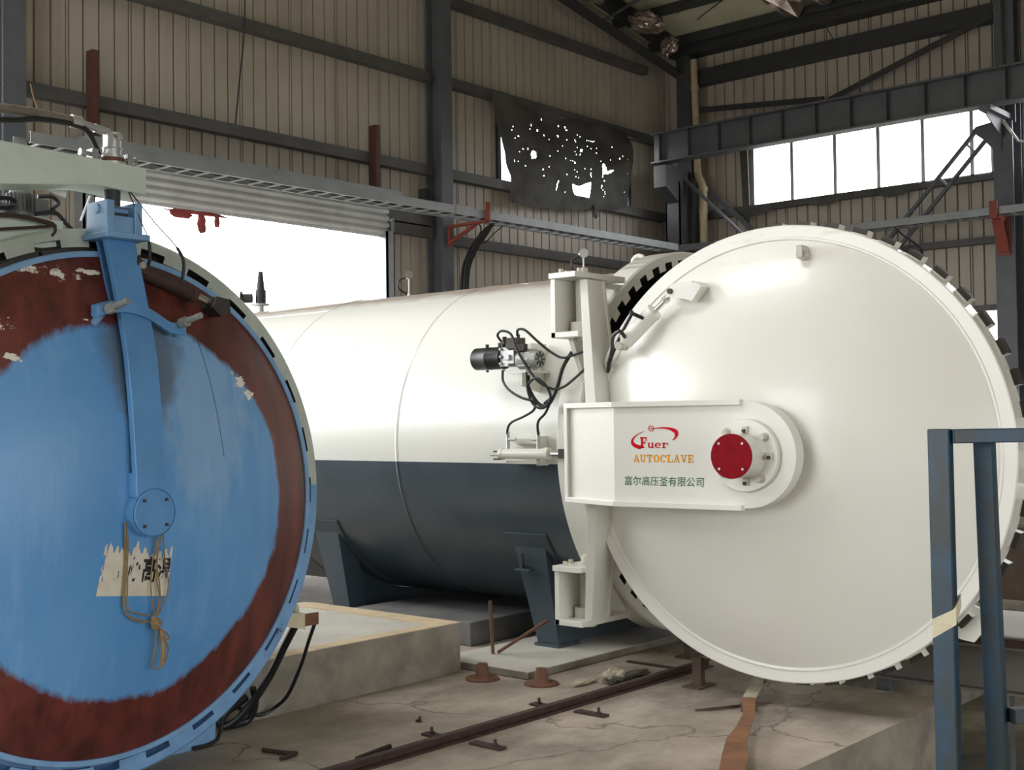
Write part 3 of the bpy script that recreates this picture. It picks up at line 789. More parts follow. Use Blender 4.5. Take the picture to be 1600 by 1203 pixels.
# ---- hinge brackets fixed to the ring
HX, HY = 6.10, 4.70
def bracket(zb, zt, upper):
    b = MB()
    b.box(5.90, 6.42, 4.61, 4.82, zt, zt + 0.035); b.box(5.92, 6.42, 4.61, 4.82, zb, zb + 0.035)
    b.box(5.92, 6.45, 4.785, 4.82, zb, zt)
    o = b.build('hinge_bracket', 'cream_paint', WA, bevel=0.003)
    p = MB(); p.cyl((HX, HY, zb - 0.02), (HX, HY, zt + 0.02), 0.05, 20); p.cyl((HX, HY, zb + .035), (HX, HY, zb + .10), 0.085, 24); p.cyl((HX, HY, zt + .03), (HX, HY, zt + .075), 0.032, 6)
    for dx, dy in ((-.12, -.06), (-.06, .085), (.1, .09), (-.16, .05)): p.cyl((HX + dx, HY + dy, zt + .03), (HX + dx, HY + dy, zt + .06), 0.016, 6)
    p.build('hinge_pin', 'cream_dusty', o, smooth=True)
    return o
up_ = bracket(2.10, 2.465, True); lo_ = bracket(0.335, 0.665, False)
b = MB()
b.prism([(6.03, 2.10), (6.24, 2.10), (6.24, 1.76), (6.19, 1.78)], lambda a, z, t: (a, t, z), 4.74, 4.775)
b.box(6.35, 6.66, 4.76, 4.80, 2.44, 2.475); b.box(6.35, 6.66, 4.88, 4.92, 2.44, 2.475)
b.hexa([(6.2, 4.78, .335), (6.62, 4.78, .335), (6.62, 4.92, .335), (6.2, 4.92, .335), (6.2, 4.78, .52), (6.47, 4.78, .52), (6.47, 4.92, .52), (6.2, 4.92, .52)])
b.box(6.2, 6.30, 4.82, 4.98, 2.12, 2.46)
b.build('hinge_gusset', 'cream_paint', WA, bevel=0.002)
b = MB(); b.tube(bez((6.0, 4.66, .70), (6.0, 4.66, .75), (6.05, 4.66, .76), (6.10, 4.66, .75), (6.10, 4.66, .70), n=16), 0.009, 6)
b.build('lifting_handle', 'cream_paint', lo_, smooth=True)

# ---- locking cylinder on the door face
b = MB()
e0, e1, e2, e3 = dfr(-.905, 2.02 - zc, .15), dfr(-.875, 2.048 - zc, .15), dfr(-.683, 2.207 - zc, .15), dfr(-.555, 2.312 - zc, .15)
b.tube([e1, e2], 0.048, 24); b.tube([e1, e0], [0.03, 0.022], 14); b.tube([e2 - (e2 - e1).normalized() * .02, e2 + (e2 - e1).normalized() * .004], 0.051, 24)
cyl_o = b.build('locking_cylinder', 'cream_paint', WA, smooth=True)
b = MB(); b.tube([e2, e3], 0.016, 14); u = (e3 - e2).normalized(); b.tube([e2 + u * .09, e2 + u * .115], 0.025, 8)
b.build('piston_rod', 'chrome', cyl_o, smooth=True)
b = MB(); b.tube([dfr(-.905, 2.02 - zc, .10), dfr(-.905, 2.02 - zc, .185)], 0.025, 12)
b.build('pivot_pin', 'cream_dusty', cyl_o, smooth=True)
b = MB()
for t in (.105, .175):
    b.prism([(-.595, .90), (-.545, .955), (-.415, .965), (-.40, .93), (-.46, .865), (-.545, .875)], dfr, t - .014, t + .014)
b.tube([dfr(-.555, .915, .08), dfr(-.555, .915, .20)], 0.016, 12, 1)
b.prism([(-.48, .87), (-.40, .96), (-.36, .93), (-.42, .85)], dfr, .04, .19)
b.build('cylinder_lug', ['cream_paint', 'machined_dark'], WA)
b = MB()
b.tube(bez(e2 - u * .06 + DN * .045, e2 - u * .06 + DN * .09 - DE * .05 + Vector((0, 0, .03)), dfr(-.82, 2.20 - zc, .17), dfr(-.93, 2.08 - zc, .12), dfr(-1.05, 1.93 - zc, .05), dfr(-1.12, 1.85 - zc, -.05), n=30), 0.011, 8)
b.tube(bez(e1 + u * .03 + DN * .045, dfr(-.86, 2.10 - zc, .24), dfr(-.93, 2.07 - zc, .2), dfr(-1.0, 2.0 - zc, .1), dfr(-1.12, 1.9 - zc, -.04), n=24), 0.011, 8)
b.build('cylinder_hose', 'black_rubber', cyl_o, smooth=True)

# ---- door-swing cylinder low on the shell
b = MB(); b.box(6.14, 6.22, 5.10, 5.36, 1.44, 1.475); b.box(6.10, 6.22, 5.10, 5.36, 1.31, 1.33); b.box(6.12, 6.22, 5.09, 5.12, 1.30, 1.49)
b.tube([(6.09, 5.39, 1.375), (6.09, 5.00, 1.378)], 0.034, 24); b.tube([(6.09, 5.02, 1.378), (6.09, 4.985, 1.378)], 0.040, 24); b.tube([(6.09, 5.40, 1.375), (6.09, 5.375, 1.375)], 0.038, 24)
sw = b.build('swing_cylinder', 'cream_paint', WA, smooth=True)
b = MB(); b.tube([(6.09, 4.99, 1.378), (6.09, 4.88, 1.379)], 0.016, 14); b.box(6.07, 6.11, 4.84, 4.90, 1.35, 1.41, 1); b.box(6.07, 6.11, 4.72, 4.84, 1.372, 1.386)
b.build('piston_rod', ['chrome', 'machined_dark'], sw, smooth=False)
b = MB(); b.box(6.05, 6.13, 5.39, 5.46, 1.36, 1.367); b.box(6.06, 6.12, 5.39, 5.44, 1.335, 1.345, 1); b.box(6.06, 6.12, 5.39, 5.44, 1.385, 1.395, 1); b.box(6.08, 6.10, 5.40, 5.42, 1.335, 1.395); b.build('rear_clevis', ['chrome', 'machined_dark'], sw)
for y_, y2 in ((5.335, 5.27), (5.075, 5.13)):
    b = MB(); b.tube([(6.09, y_, 1.40), (6.09, y_, 1.52)], 0.012, 8); b.tube([(6.09, y_, 1.47), (6.09, y2, 1.47)], 0.010, 8); b.build('hose_fitting', 'aluminium', sw, smooth=True)

# ---- hydraulic power pack on the flank
PP = empty('hydraulic_power_pack', (0, 0, 0)); PP.parent = WA; PP.location = Vector((6.10, 5.25, 2.0)) - WA.location
PP['label'] = 'small hydraulic pump with black tank and grey motor'
def yl(mb, y0, y1, r, z=2.0, x=6.08, n=32, m=0, prof=None):
    mb.tube([(x, y0, z), (x, y1, z)], r, n, m)
b = MB(); b.lathe([(0, 5.595), (.066, 5.595), (.074, 5.588), (.074, 5.47), (.0755, 5.468), (.074, 5.466), (.074, 5.345), (0, 5.345)], 40, axis='y', origin=(6.08, 0, 2.005))
b.tube([(6.08, 5.50, 2.07), (6.08, 5.50, 2.10)], 0.012, 10); b.tube([(6.08, 5.38, 2.07), (6.08, 5.38, 2.105)], 0.020, 12); b.tube([(6.08, 5.50, 1.93), (6.08, 5.50, 1.915)], 0.010, 10)
b.build('oil_tank', 'black_rubber', PP, smooth=True, sharp=40)
b = MB(); b.box(6.03, 6.13, 5.27, 5.345, 1.945, 2.07); b.box(6.02, 6.14, 5.215, 5.28, 1.96, 2.05); b.tube([(6.05, 5.33, 1.93), (6.05, 5.33, 1.915)], .012, 8)
for z_ in (1.955, 2.0, 2.05): b.tube([(6.02, 5.33, z_), (6.02, 5.33, z_ + .018)], .011, 6)
b.box(6.0, 6.03, 5.24, 5.28, 1.985, 2.02)
b.build('pump_body', 'aluminium', PP, bevel=0.004)
b = MB(); b.lathe([(0, 5.22), (.050, 5.22), (.064, 5.20), (.066, 5.09), (.060, 5.07), (.058, 5.045), (0, 5.045)], 32, axis='y', origin=(6.08, 0, 1.985))
for k in range(10):
    a = 2 * pi * k / 10; b.bar((6.08 + .066 * cos(a), 5.19, 1.985 + .066 * sin(a)), (6.08 + .066 * cos(a), 5.09, 1.985 + .066 * sin(a)), .006, .010)
for k in range(8):
    a = 2 * pi * k / 8; b.bar((6.08 + .016 * cos(a), 5.043, 1.985 + .016 * sin(a)), (6.08 + .048 * cos(a), 5.043, 1.985 + .048 * sin(a)), .008, .006, (0, 1, 0), 1)
b.build('motor', ['motor_grey', 'machined_dark'], PP, smooth=True, sharp=40)
b = MB(); b.box(6.03, 6.12, 5.20, 5.29, 2.06, 2.13); b.tube([(6.05, 5.33, 2.05), (6.05, 5.33, 2.11)], .016, 10); b.tube([(6.04, 5.31, 2.09), (6.04, 5.31, 2.14)], .014, 10); b.tube([(6.04, 5.19, 2.09), (6.04, 5.19, 2.15)], .010, 8); b.box(6.02, 6.06, 5.13, 5.21, 2.04, 2.085)
b.build('valve_block', 'machined_dark', PP, smooth=False)
b = MB(); b.box(6.05, 6.34, 5.14, 5.30, 1.90, 1.92); b.hexa([(6.06, 5.18, 1.82), (6.30, 5.18, 1.76), (6.30, 5.20, 1.76), (6.06, 5.20, 1.82), (6.06, 5.18, 1.90), (6.32, 5.18, 1.90), (6.32, 5.20, 1.90), (6.06, 5.20, 1.90)]); b.box(6.2, 6.36, 5.22, 5.26, 1.92, 2.1)
b.build('mounting_shelf', 'cream_paint', PP)
H = MB(); x = 6.03
hoses = [  # (points in y,z with x drifting to the shell)
    [(6.03, 5.33, 2.11), (6.0, 5.335, 2.15), (5.99, 5.29, 2.175), (6.0, 5.22, 2.15), (6.0, 5.17, 2.05), (6.02, 5.10, 1.93), (6.03, 5.02, 1.84), (6.05, 4.92, 1.79), (6.06, 4.84, 1.80), (6.07, 4.76, 1.85), (6.07, 4.66, 1.92)],
    [(6.03, 5.19, 2.14), (6.0, 5.16, 2.175), (6.0, 5.10, 2.17), (6.02, 5.02, 2.10), (6.05, 4.94, 2.03), (6.06, 4.85, 1.985), (6.06, 4.76, 1.995), (6.06, 4.66, 2.02)],
    [(6.04, 5.33, 1.92), (6.02, 5.31, 1.85), (6.0, 5.24, 1.79), (6.0, 5.14, 1.74), (6.02, 5.05, 1.71), (6.03, 5.06, 1.66), (6.03, 5.14, 1.62), (6.05, 5.27, 1.58), (6.08, 5.33, 1.53), (6.09, 5.335, 1.48)],
    [(6.04, 5.13, 1.90), (6.02, 5.10, 1.78), (6.02, 5.05, 1.69), (6.02, 4.97, 1.67), (6.03, 4.92, 1.72), (6.05, 4.98, 1.64), (6.07, 5.06, 1.58), (6.09, 5.075, 1.48)],
    [(6.06, 5.13, 1.88), (6.04, 5.11, 1.80), (6.05, 5.04, 1.70), (6.05, 4.96, 1.69), (6.06, 4.90, 1.78), (6.08, 4.86, 1.92), (6.10, 4.80, 2.02)],
    [(6.03, 5.11, 1.82), (6.0, 5.02, 1.86), (6.01, 4.95, 1.82), (6.03, 4.92, 1.74), (6.04, 4.98, 1.70)],
]
for i, h in enumerate(hoses):
    hb = MB(); hb.tube(bez(*h, n=60), 0.0085 if i != 4 else 0.013, 8); hb.build('hydraulic_hose', 'black_rubber', PP, smooth=True)

# ---- fittings along the crown
def gauge(x, y):
    zb_ = AZ + sqrt(max(0, 1.235 ** 2 - (x - AX) ** 2))
    b = MB(); b.tube([(x, y, zb_ - .01), (x, y, zb_ + .03)], .016, 8); b.tube([(x, y, zb_), (x, y, zb_ + .16)], .007, 8)
    o = b.build('gauge_stem', 'aluminium', WA, smooth=True)
    d = MB(); d.tube([(x - .012, y - .012, zb_ + .19), (x + .012, y + .012, zb_ + .19)], .036, 20); d.build('gauge_dial', 'chrome', o, smooth=True)
    l = MB(); l.tube(bez((x - .02, y + .02, zb_ + .17), (x - .05, y + .07, zb_ + .14), (x - .05, y + .07, zb_ + .07), (x, y + .01, zb_ + .02), n=18), .009, 6); l.build('cable_loop', 'black_rubber', o, smooth=True)
gauge(7.43, 7.62); gauge(7.43, 5.72)
b = MB(); zl = AZ + 1.235
b.tube([(7.43 + .0, 5.21 + .055 * cos(a), zl + .07 + .05 * sin(a)) for a in [radians(-60 + i * 30) for i in range(11)]], .018, 10); b.box(7.41, 7.45, 5.14, 5.28, zl - .02, zl + .03)
b.build('lifting_eye', 'cream_paint', WA, smooth=True)
b = MB(); vy = 9.68
b.tube([(7.43, vy, zl - .02), (7.43, vy, zl + .07)], .03, 12, 1); b.tube([(7.43, vy, zl + .07), (7.43, vy, zl + .085)], .085, 16, 1); b.tube([(7.43, vy, zl + .085), (7.43, vy, zl + .22)], .05, 14); b.tube([(7.43, vy, zl + .22), (7.43, vy, zl + .40)], [.04, .022], 12); b.tube([(7.37, vy + .05, zl + .14), (7.30, vy + .12, zl + .14)], .045, 14); b.tube([(7.30, vy + .12, zl + .14), (7.29, vy + .13, zl + .14)], .07, 16)
b.build('safety_valve', ['dark_steel', 'aluminium'], WA, smooth=True)

# ---- saddles
def saddle(yc, name='saddle'):
    b = MB()
    for s_ in (-1, 1):
        X = lambda v: AX + s_ * v
        # box leg leaning in towards its foot
        for y0, y1 in ((yc - .11, yc + .11),):
            b.hexa([(X(-0.90), y0, .05), (X(-0.72), y0, .05), (X(-0.72), y1 - .04, .05), (X(-0.90), y1 - .04, .05),
                    (X(-1.035), y0, .735), (X(-0.86), y0, .735), (X(-0.86), y1 + .05, .735), (X(-1.035), y1 + .05, .735)])
        b.box(min(X(-.925), X(-.69)), max(X(-.925), X(-.69)), yc - .125, yc + .085, .05, .07)
        # wear plate on the shell
        for i in range(6):
            a0, a1 = radians(209 + i * 6), radians(209 + (i + 1) * 6)
            P = [(AX + s_ * r * cos(a), y, AZ + r * sin(a)) for r in (1.232, 1.250) for (a, y) in ((a0, yc - .16), (a1, yc - .16), (a1, yc + .22), (a0, yc + .22))]
            b.hexa(P)
    # web under the shell
    out = [(AX - .80, .05), (AX + .80, .05), (AX + 1.0, .70)] + [(AX + 1.24 * cos(radians(a)), AZ + 1.24 * sin(radians(a))) for a in range(-36, -145, -6)] + [(AX - 1.0, .70)]
    b.prism(out, lambda a, z, t: (a, t, z), yc - .03, yc + .03)
    o = b.build(name, 'slate_paint', WA)
    return o
s1 = saddle(5.40); saddle(7.50)
b = MB(); b.tube([(6.42, 5.50, .58), (6.36, 5.46, .70)], .012, 8); b.hexa([(6.42, 5.40, .575), (6.42, 5.53, .575), (6.36, 5.53, .575), (6.36, 5.40, .575), (6.42, 5.40, .585), (6.42, 5.53, .585), (6.36, 5.53, .585), (6.36, 5.40, .585)])
b.build('earthing_lug', 'slate_paint', s1)

# ================================================================== OLD BLUE AUTOCLAVE
BX, BZ = 2.887, 1.252
BA = empty('autoclave', (BX, 5.0, 0.0))
tag(BA, 'older autoclave with a scuffed blue and rust-red domed door hung from an overhead arm', 'autoclave')
b = MB(); b.lathe([(1.06, 5.10), (1.06, 12.4)] + [(1.06 * cos(t * pi / 20), 12.4 + 0.5 * sin(t * pi / 20)) for t in range(1, 11)], 96, axis='y', origin=(BX, 0, BZ))
b.build('shell', 'ring_two_tone', BA, smooth=True)
toothed_ring(BX, BZ, 4.865, 5.15, 1.20, 1.119, 1.152, 28, 0.06, 0.52, rb=1.05).build('lock_ring', ['ring_two_tone', 'band_two_tone'], BA, smooth=True, sharp=30)
def bdome(r): return 4.812 - 0.255 * (1 - min(1.0, r / 1.072) ** 2.3)
def on_dome(x, z, out=0.0): return (x, bdome(sqrt((x - BX) ** 2 + (z - BZ) ** 2)) - out, z)
b = MB(); b.lathe([(1.072 * i / 30, bdome(1.072 * i / 30)) for i in range(0, 31)] + [(1.070, 4.83)], 160, axis='y', origin=(BX, 0, BZ))
door_b = b.build('door_head', 'door_primer_blue', BA, smooth=True, sharp=28)
b = MB(); b.lathe([(1.066, 4.83), (1.072, 4.804), (1.093, 4.804), (1.097, 4.810), (1.097, 4.86), (1.06, 4.88)], 160, axis='y', origin=(BX, 0, BZ))
b.build('door_flange', 'blue_steel_light', BA, smooth=True, sharp=30)
b = MB(); b.lathe([(1.09, 4.88), (1.118, 4.885), (1.15, 4.93), (1.15, 5.0), (1.0, 5.0)], 120, axis='y', origin=(BX, 0, BZ))
b.build('seal_band', 'band_two_tone', BA, smooth=True)
for k in range(28):   # door teeth seen in the ring's gaps
    a0 = 2 * pi * (k + 0.80) / 28 + 0.03; hw = 0.054; b = MB(); P = []
    for yy in (4.855, 4.90):
        for r, da in ((1.085, -hw), (1.085, hw), (1.114, hw), (1.114, -hw)): P.append((BX + r * cos(a0 + da), yy, BZ + r * sin(a0 + da)))
    b.hexa(P); b.build('door_tooth', 'band_two_tone', BA)
# weld seam scar on the head
b = MB(); b.tube([on_dome(3.235 + .085 * (t / 12) ** .7, 2.0 - .55 * t / 12, -.0005) for t in range(13)], 0.0022, 5)
b.build('weld_scar', 'slate_paint', door_b)

# hanger arm down the middle of the door
b = MB()
path = [(2.395, 4.725), (2.30, 4.690), (2.20, 4.655), (2.10, 4.622), (2.0, 4.592), (1.88, 4.560), (1.72, 4.535), (1.55, 4.515), (1.36, 4.497)]
def strip(mb, x0, x1, d0, d1, zshift=0):
    rows = []
    for z, y in path: rows.append([mb.vert(p) for p in ((x0, y + d0, z), (x1, y + d0, z), (x1, y + d1, z), (x0, y + d1, z))])
    for A, B in zip(rows, rows[1:]):
        for k in range(4): mb.face([A[k], A[(k + 1) % 4], B[(k + 1) % 4], B[k]])
    mb.face(rows[0]); mb.face(rows[-1][::-1])
strip(b, 2.817, 2.957, 0, 0.035); strip(b, 2.905, 2.957, 0.035, 0.085); strip(b, 2.825, 2.957, 0.085, 0.10)
b.hexa([(2.815, 4.492, 1.30), (2.957, 4.492, 1.30), (2.957, 4.597, 1.30), (2.815, 4.597, 1.30), (2.815, 4.499, 1.40), (2.957, 4.499, 1.40), (2.957, 4.60, 1.40), (2.815, 4.60, 1.40)])
b.build('hanger_arm', 'blue_paint', BA, bevel=0.003)
b = MB(); b.lathe([(0.097, 4.60), (0.097, 4.487), (0.092, 4.482), (0, 4.482)], 48, axis='y', origin=(2.893, 0, 1.233)); b.lathe([(0.100, 4.496), (0.1005, 4.492), (0.100, 4.488)], 48, axis='y', origin=(2.893, 0, 1.233))
hub = b.build('hub_cap', 'blue_paint', BA, smooth=True, sharp=35)
for k in range(4):
    a = pi / 4 + k * pi / 2; q = (2.893 + .074 * cos(a), 0, 1.233 + .074 * sin(a))
    b = MB(); b.cyl((q[0], 4.483, q[2]), (q[0], 4.472, q[2]), .007, 6); b.build('hub_screw', 'dark_steel', hub)
# clamp bar with two adjusting bolts
b = MB(); N = 16; rows = []
for i in range(N + 1):
    t = i / N; x = 2.700 + .43 * t; z = 2.052 + .055 * sin(pi * min(1, t * 1.15 + .08)) - .045 * t; y = 4.590 + .02 * abs(t - .45)
    rows.append([b.vert(p) for p in ((x, y, z - .024), (x, y, z + .024), (x, y + .05, z + .030), (x, y + .05, z - .018))])
for A, B in zip(rows, rows[1:]):
    for k in range(4): b.face([A[k], A[(k + 1) % 4], B[(k + 1) % 4], B[k]])
b.face(rows[0]); b.face(rows[-1][::-1])
clamp = b.build('clamp_bar', 'blue_paint', BA, bevel=0.003)
for x, z in ((2.745, 2.075), (3.095, 2.035)):
    b = MB(); b.cyl((x, 4.62, z - .005), (x + .008, 4.455, z + .028), .013, 12, 1); b.cyl((x + .0005, 4.592, z), (x + .003, 4.545, z + .008), .023, 6, 1)
    b.cyl((x - .002, 4.64, z - .012), (x - .006, 4.69, z - .05), .018, 10); b.build('adjusting_bolt', ['blue_steel_light', 'motor_grey'], clamp)
# bracket, pivot and hydraulic cylinder at the top of the door
b = MB(); b.box(2.785, 2.995, 4.665, 4.86, 2.392, 2.418)
b.box(2.800, 2.838, 4.69, 4.85, 2.418, 2.555); b.box(2.935, 2.972, 4.69, 4.85, 2.418, 2.555); b.box(2.838, 2.935, 4.70, 4.84, 2.418, 2.492)
b.cyl((2.792, 4.765, 2.522), (2.980, 4.765, 2.522), 0.022, 16)
b.tube([(2.90, 4.80, 2.392), (2.93, 4.75, 2.30)], .03, 6)
b.build('hanger_bracket', 'blue_steel_light', BA, bevel=0.004)
b = MB(); b.cyl((2.887, 4.79, 2.49), (2.887, 4.79, 2.63), .034, 18); b.box(2.84, 2.935, 4.745, 4.835, 2.49, 2.535)
b.build('pivot_pin', 'dark_steel', BA, smooth=True)
b = MB(); p0, p1, p2, p3 = Vector((2.965, 4.725, 2.275)), Vector((3.255, 4.715, 2.178)), Vector((3.33, 4.712, 2.152)), Vector((3.36, 4.712, 2.142))
b.tube([p0, p1], .034, 20); b.tube([p1 - (p1 - p0).normalized() * .03, p1], .037, 20)
b.prism([(2.935, 2.265), (2.99, 2.245), (3.0, 2.285), (2.95, 2.325)], lambda a, z, t: (a, t, z), 4.685, 4.70); b.prism([(2.935, 2.265), (2.99, 2.245), (3.0, 2.285), (2.95, 2.325)], lambda a, z, t: (a, t, z), 4.75, 4.765)
b.cyl((2.965, 4.675, 2.286), (2.965, 4.77, 2.286), .016, 12, 1)
cyb = b.build('hydraulic_cylinder', ['rust_dark', 'motor_grey'], BA, smooth=True, sharp=35)
b = MB(); b.tube([p1, p2], .016, 14); b.build('piston_rod', 'chrome', cyb, smooth=True)
b = MB(); b.prism([(3.315, 2.125), (3.36, 2.085), (3.41, 2.11), (3.405, 2.165), (3.34, 2.175)], lambda a, z, t: (a, t, z), 4.665, 4.765); b.tube([p2 - (p2 - p1) * .1, p3], .028, 12)
b.build('rod_lug', 'machined_dark', BA)
hosepts = ([(2.91, 4.70, 2.60), (2.963, 4.69, 2.478), (2.997, 4.685, 2.399), (3.006, 4.69, 2.316), (3.005, 4.71, 2.285)], [(2.919, 4.70, 2.60), (3.035, 4.685, 2.473), (3.132, 4.68, 2.384), (3.171, 4.68, 2.316), (3.175, 4.70, 2.225)])
for h in hosepts:
    b = MB(); q = bez(*h, n=30); b.tube(q, [.003 if i < len(q) * .5 else .0075 for i in range(len(q))], 8); b.build('hydraulic_hose', 'black_rubber', cyb, smooth=True)

# torn paper notice stuck to the head
def lerp2(c, u, v): return tuple((c[0][i] * (1 - u) + c[1][i] * u) * (1 - v) + (c[2][i] * (1 - u) + c[3][i] * u) * v for i in (0, 1))
NC = ((2.680, .905), (3.008, .869), (2.712, 1.112), (3.030, 1.072))
b = MB(); NU, NV = 64, 10; rng = random.Random(5); jag = 0; rows = []
for i in range(NU + 1):
    u = i / NU; jag = 0.55 * jag + rng.uniform(-.10, .10); top = .93 + jag - (0.20 if .62 < u < .86 else 0) * rng.uniform(.0, .25) + (.06 if .4 < u < .6 else 0)
    rows.append([b.vert(on_dome(*lerp2(NC, u, top * j / NV), .0015)) for j in range(NV + 1)])
for i in range(NU):
    for j in range(NV):
        edge = (i < 3 or i > NU - 4) and j > 2
        if edge and rng.random() < .40: continue
        b.face([rows[i][j], rows[i + 1][j], rows[i + 1][j + 1], rows[i][j + 1]])
note = b.build('torn_notice', 'paper', BA, smooth=True); note['label'] = 'torn cream paper notice with black characters'
b = MB(); rng = random.Random(3)
V, F = text_mesh('小心高温', 0.1, 0.0028); xs = [v.x for v in V]; ys = [v.y for v in V]
wtot = max(xs) - min(xs); htot = max(ys) - min(ys)
bm = bmesh.new(); bv = [bm.verts.new(v) for v in V]
for f_ in F:
    try: bm.faces.new([bv[i] for i in f_])
    except ValueError: pass
bmesh.ops.triangulate(bm, faces=bm.faces); bmesh.ops.subdivide_edges(bm, edges=bm.edges, cuts=2, use_grid_fill=True)
keep = []
for f_ in bm.faces:
    c = f_.calc_center_median(); u = (c.x - min(xs)) / wtot; v = (c.y - min(ys)) / htot
    n_ = mnoise.noise(Vector((u * 22, v * 3.0, 1.7)))
    ok = (.505 < u < .745) and not (n_ > .32 and v < .40) or (u >= .745 and n_ > -.12 and v > .18) or (.25 <= u <= .505 and n_ > .05) or (u < .25 and n_ > .22)
    if ok: keep.append([tuple(w_.co) for w_ in f_.verts])
bm.free()
for q in keep:
    b.face([b.vert(on_dome(*lerp2(NC, .13 + .88 * (x - min(xs)) / wtot, .28 + .53 * (y - min(ys)) / htot), .0030)) for x, y, z in q])
b.build('black_lettering', 'ink', note)

# overhead swing beam with its rotary fitting, motor and pedestal
b = MB()
b.prism([(1.2, 2.43), (2.36, 2.565), (2.77, 2.618), (3.022, 2.606), (3.024, 2.724), (2.36, 2.741), (1.2, 2.77)], lambda a, z, t: (a, t, z), 4.74, 4.93)
b.box(1.5, 1.75, 4.75, 5.15, 2.1, 2.5)
b.build('swing_beam', 'green_grey_paint', BA, bevel=0.004)
b = MB(); q = (2.905, 4.82)
b.lathe([(0, 2.725), (.058, 2.725), (.058, 2.742), (.052, 2.742)], 32, origin=(*q, 0)); b.lathe([(.054, 2.742), (.054, 2.760), (.050, 2.760)], 32, 1, origin=(*q, 0)); b.lathe([(.050, 2.760), (.050, 2.770), (.040, 2.772), (.040, 2.800), (.043, 2.803), (.043, 2.806), (.038, 2.808), (.038, 2.838), (.030, 2.842), (.030, 2.866), (.024, 2.875), (0, 2.875)], 32, origin=(*q, 0))
b.box(2.86, 2.885, 4.78, 4.82, 2.80, 2.86)
b.tube([(2.88, 4.82, 2.868), (2.95, 4.82, 2.856)], .014, 10); b.tube([(2.905, 4.79, 2.86), (2.905, 4.77, 2.86)], .012, 8)
fit = b.build('rotary_fitting', ['aluminium', 'rust_brown'], BA, smooth=True, sharp=35)
b = MB(); b.tube([(1.9, 4.8, 2.87), (2.55, 4.8, 2.892), (2.72, 4.8, 2.888)], .021, 14); b.tube([(2.70, 4.8, 2.888), (2.745, 4.8, 2.886)], .028, 10, 1); b.tube([(2.74, 4.8, 2.886), (2.885, 4.815, 2.872)], .016, 12, 1)
b.tube([(2.815, 4.81, 2.878), (2.85, 4.812, 2.875)], .020, 8, 1)
b.build('feed_pipe', ['pipe_grey', 'aluminium'], fit, smooth=True)
b = MB(); b.tube(bez((1.9, 4.79, 2.80), (2.39, 4.79, 2.835), (2.54, 4.79, 2.865), (2.69, 4.79, 2.872), (2.78, 4.80, 2.85), (2.87, 4.86, 2.76), (2.89, 4.92, 2.70), n=30), .013, 8)
b.build('feed_hose', 'black_rubber', fit, smooth=True)
for x0, x1 in ((2.74, 2.84), (3.01, 2.96)):
    b = MB(); b.tube([(x0, 4.80, 2.763), (x1, 4.81, 2.760)], .010, 8); b.tube([(x0, 4.80, 2.763), (x0 + (x1 - x0) * .12, 4.80, 2.763)], .017, 8); b.box(min(x0 * .35 + x1 * .65, x0 * .3 + x1 * .7) - .012, max(x0 * .35 + x1 * .65, x0 * .3 + x1 * .7) + .012, 4.79, 4.84, 2.725, 2.785)
    b.build('set_bolt', 'motor_grey', fit)
b = MB(); b.box(2.35, 2.72, 4.90, 5.14, 2.35, 2.475); b.hexa([(2.45, 4.93, 2.475), (2.68, 4.93, 2.475), (2.68, 5.10, 2.475), (2.45, 5.10, 2.475), (2.5, 4.95, 2.49), (2.64, 4.95, 2.49), (2.64, 5.07, 2.49), (2.5, 5.07, 2.49)])
ped = b.build('motor_pedestal', 'green_grey_paint', BA, bevel=0.004)
b = MB(); b.lathe([(0, 2.49), (.062, 2.49), (.062, 2.505), (.047, 2.51), (.047, 2.585), (.040, 2.60), (0, 2.60)], 24, origin=(2.575, 5.0, 0))
for k in range(18):
    a = 2 * pi * k / 18; b.bar((2.575 + .052 * cos(a), 5.0 + .052 * sin(a), 2.515), (2.575 + .052 * cos(a), 5.0 + .052 * sin(a), 2.585), .004, .012, (cos(a), sin(a), 0))
b.box(2.63, 2.69, 4.97, 5.03, 2.50, 2.57); b.tube([(2.69, 4.98, 2.52), (2.72, 4.97, 2.52)], .014, 10); b.box(2.46, 2.52, 4.95, 5.02, 2.50, 2.53)
b.build('gear_motor', 'motor_dark', ped, smooth=True, sharp=30)
for h in ([(2.64, 4.97, 2.58), (2.70, 4.96, 2.585), (2.73, 4.96, 2.56), (2.70, 4.96, 2.53)], [(2.62, 4.96, 2.50), (2.70, 4.94, 2.515), (2.75, 4.93, 2.47), (2.78, 4.92, 2.44)], [(2.3, 4.94, 2.52), (2.42, 4.93, 2.54), (2.5, 4.94, 2.55), (2.53, 4.95, 2.54)], [(2.3, 4.93, 2.49), (2.44, 4.92, 2.50), (2.5, 4.93, 2.51), (2.52, 4.95, 2.52)]):
    b = MB(); b.tube(bez(*h, n=18), .009, 8); b.build('motor_cable', 'black_rubber', ped, smooth=True)
b = MB(); b.tube(bez((2.2, 4.865, 2.43), (2.45, 4.86, 2.465), (2.62, 4.86, 2.455), (2.66, 4.86, 2.44), n=16), .010, 6); b.tube(bez((2.2, 4.86, 2.36), (2.4, 4.86, 2.40), (2.58, 4.86, 2.43), (2.66, 4.86, 2.445), n=16), .007, 6); b.tube(bez((2.66, 4.86, 2.445), (2.66, 4.86, 2.42), (2.645, 4.86, 2.40), n=8), .006, 6)
b.build('rusty_wire', 'rust_dark', BA, smooth=True)
b = MB(); b.bar((2.845, 4.90, 2.60), (2.80, 4.90, 2.485), .012, .006); b.build('loose_strip', 'white_paint', BA)
b = MB(); b.quad((2.645, 4.9, 2.60), (2.735, 4.9, 2.605), (2.728, 4.895, 2.575), (2.655, 4.893, 2.590)); b.build('paper_tag', 'white_paint', BA)
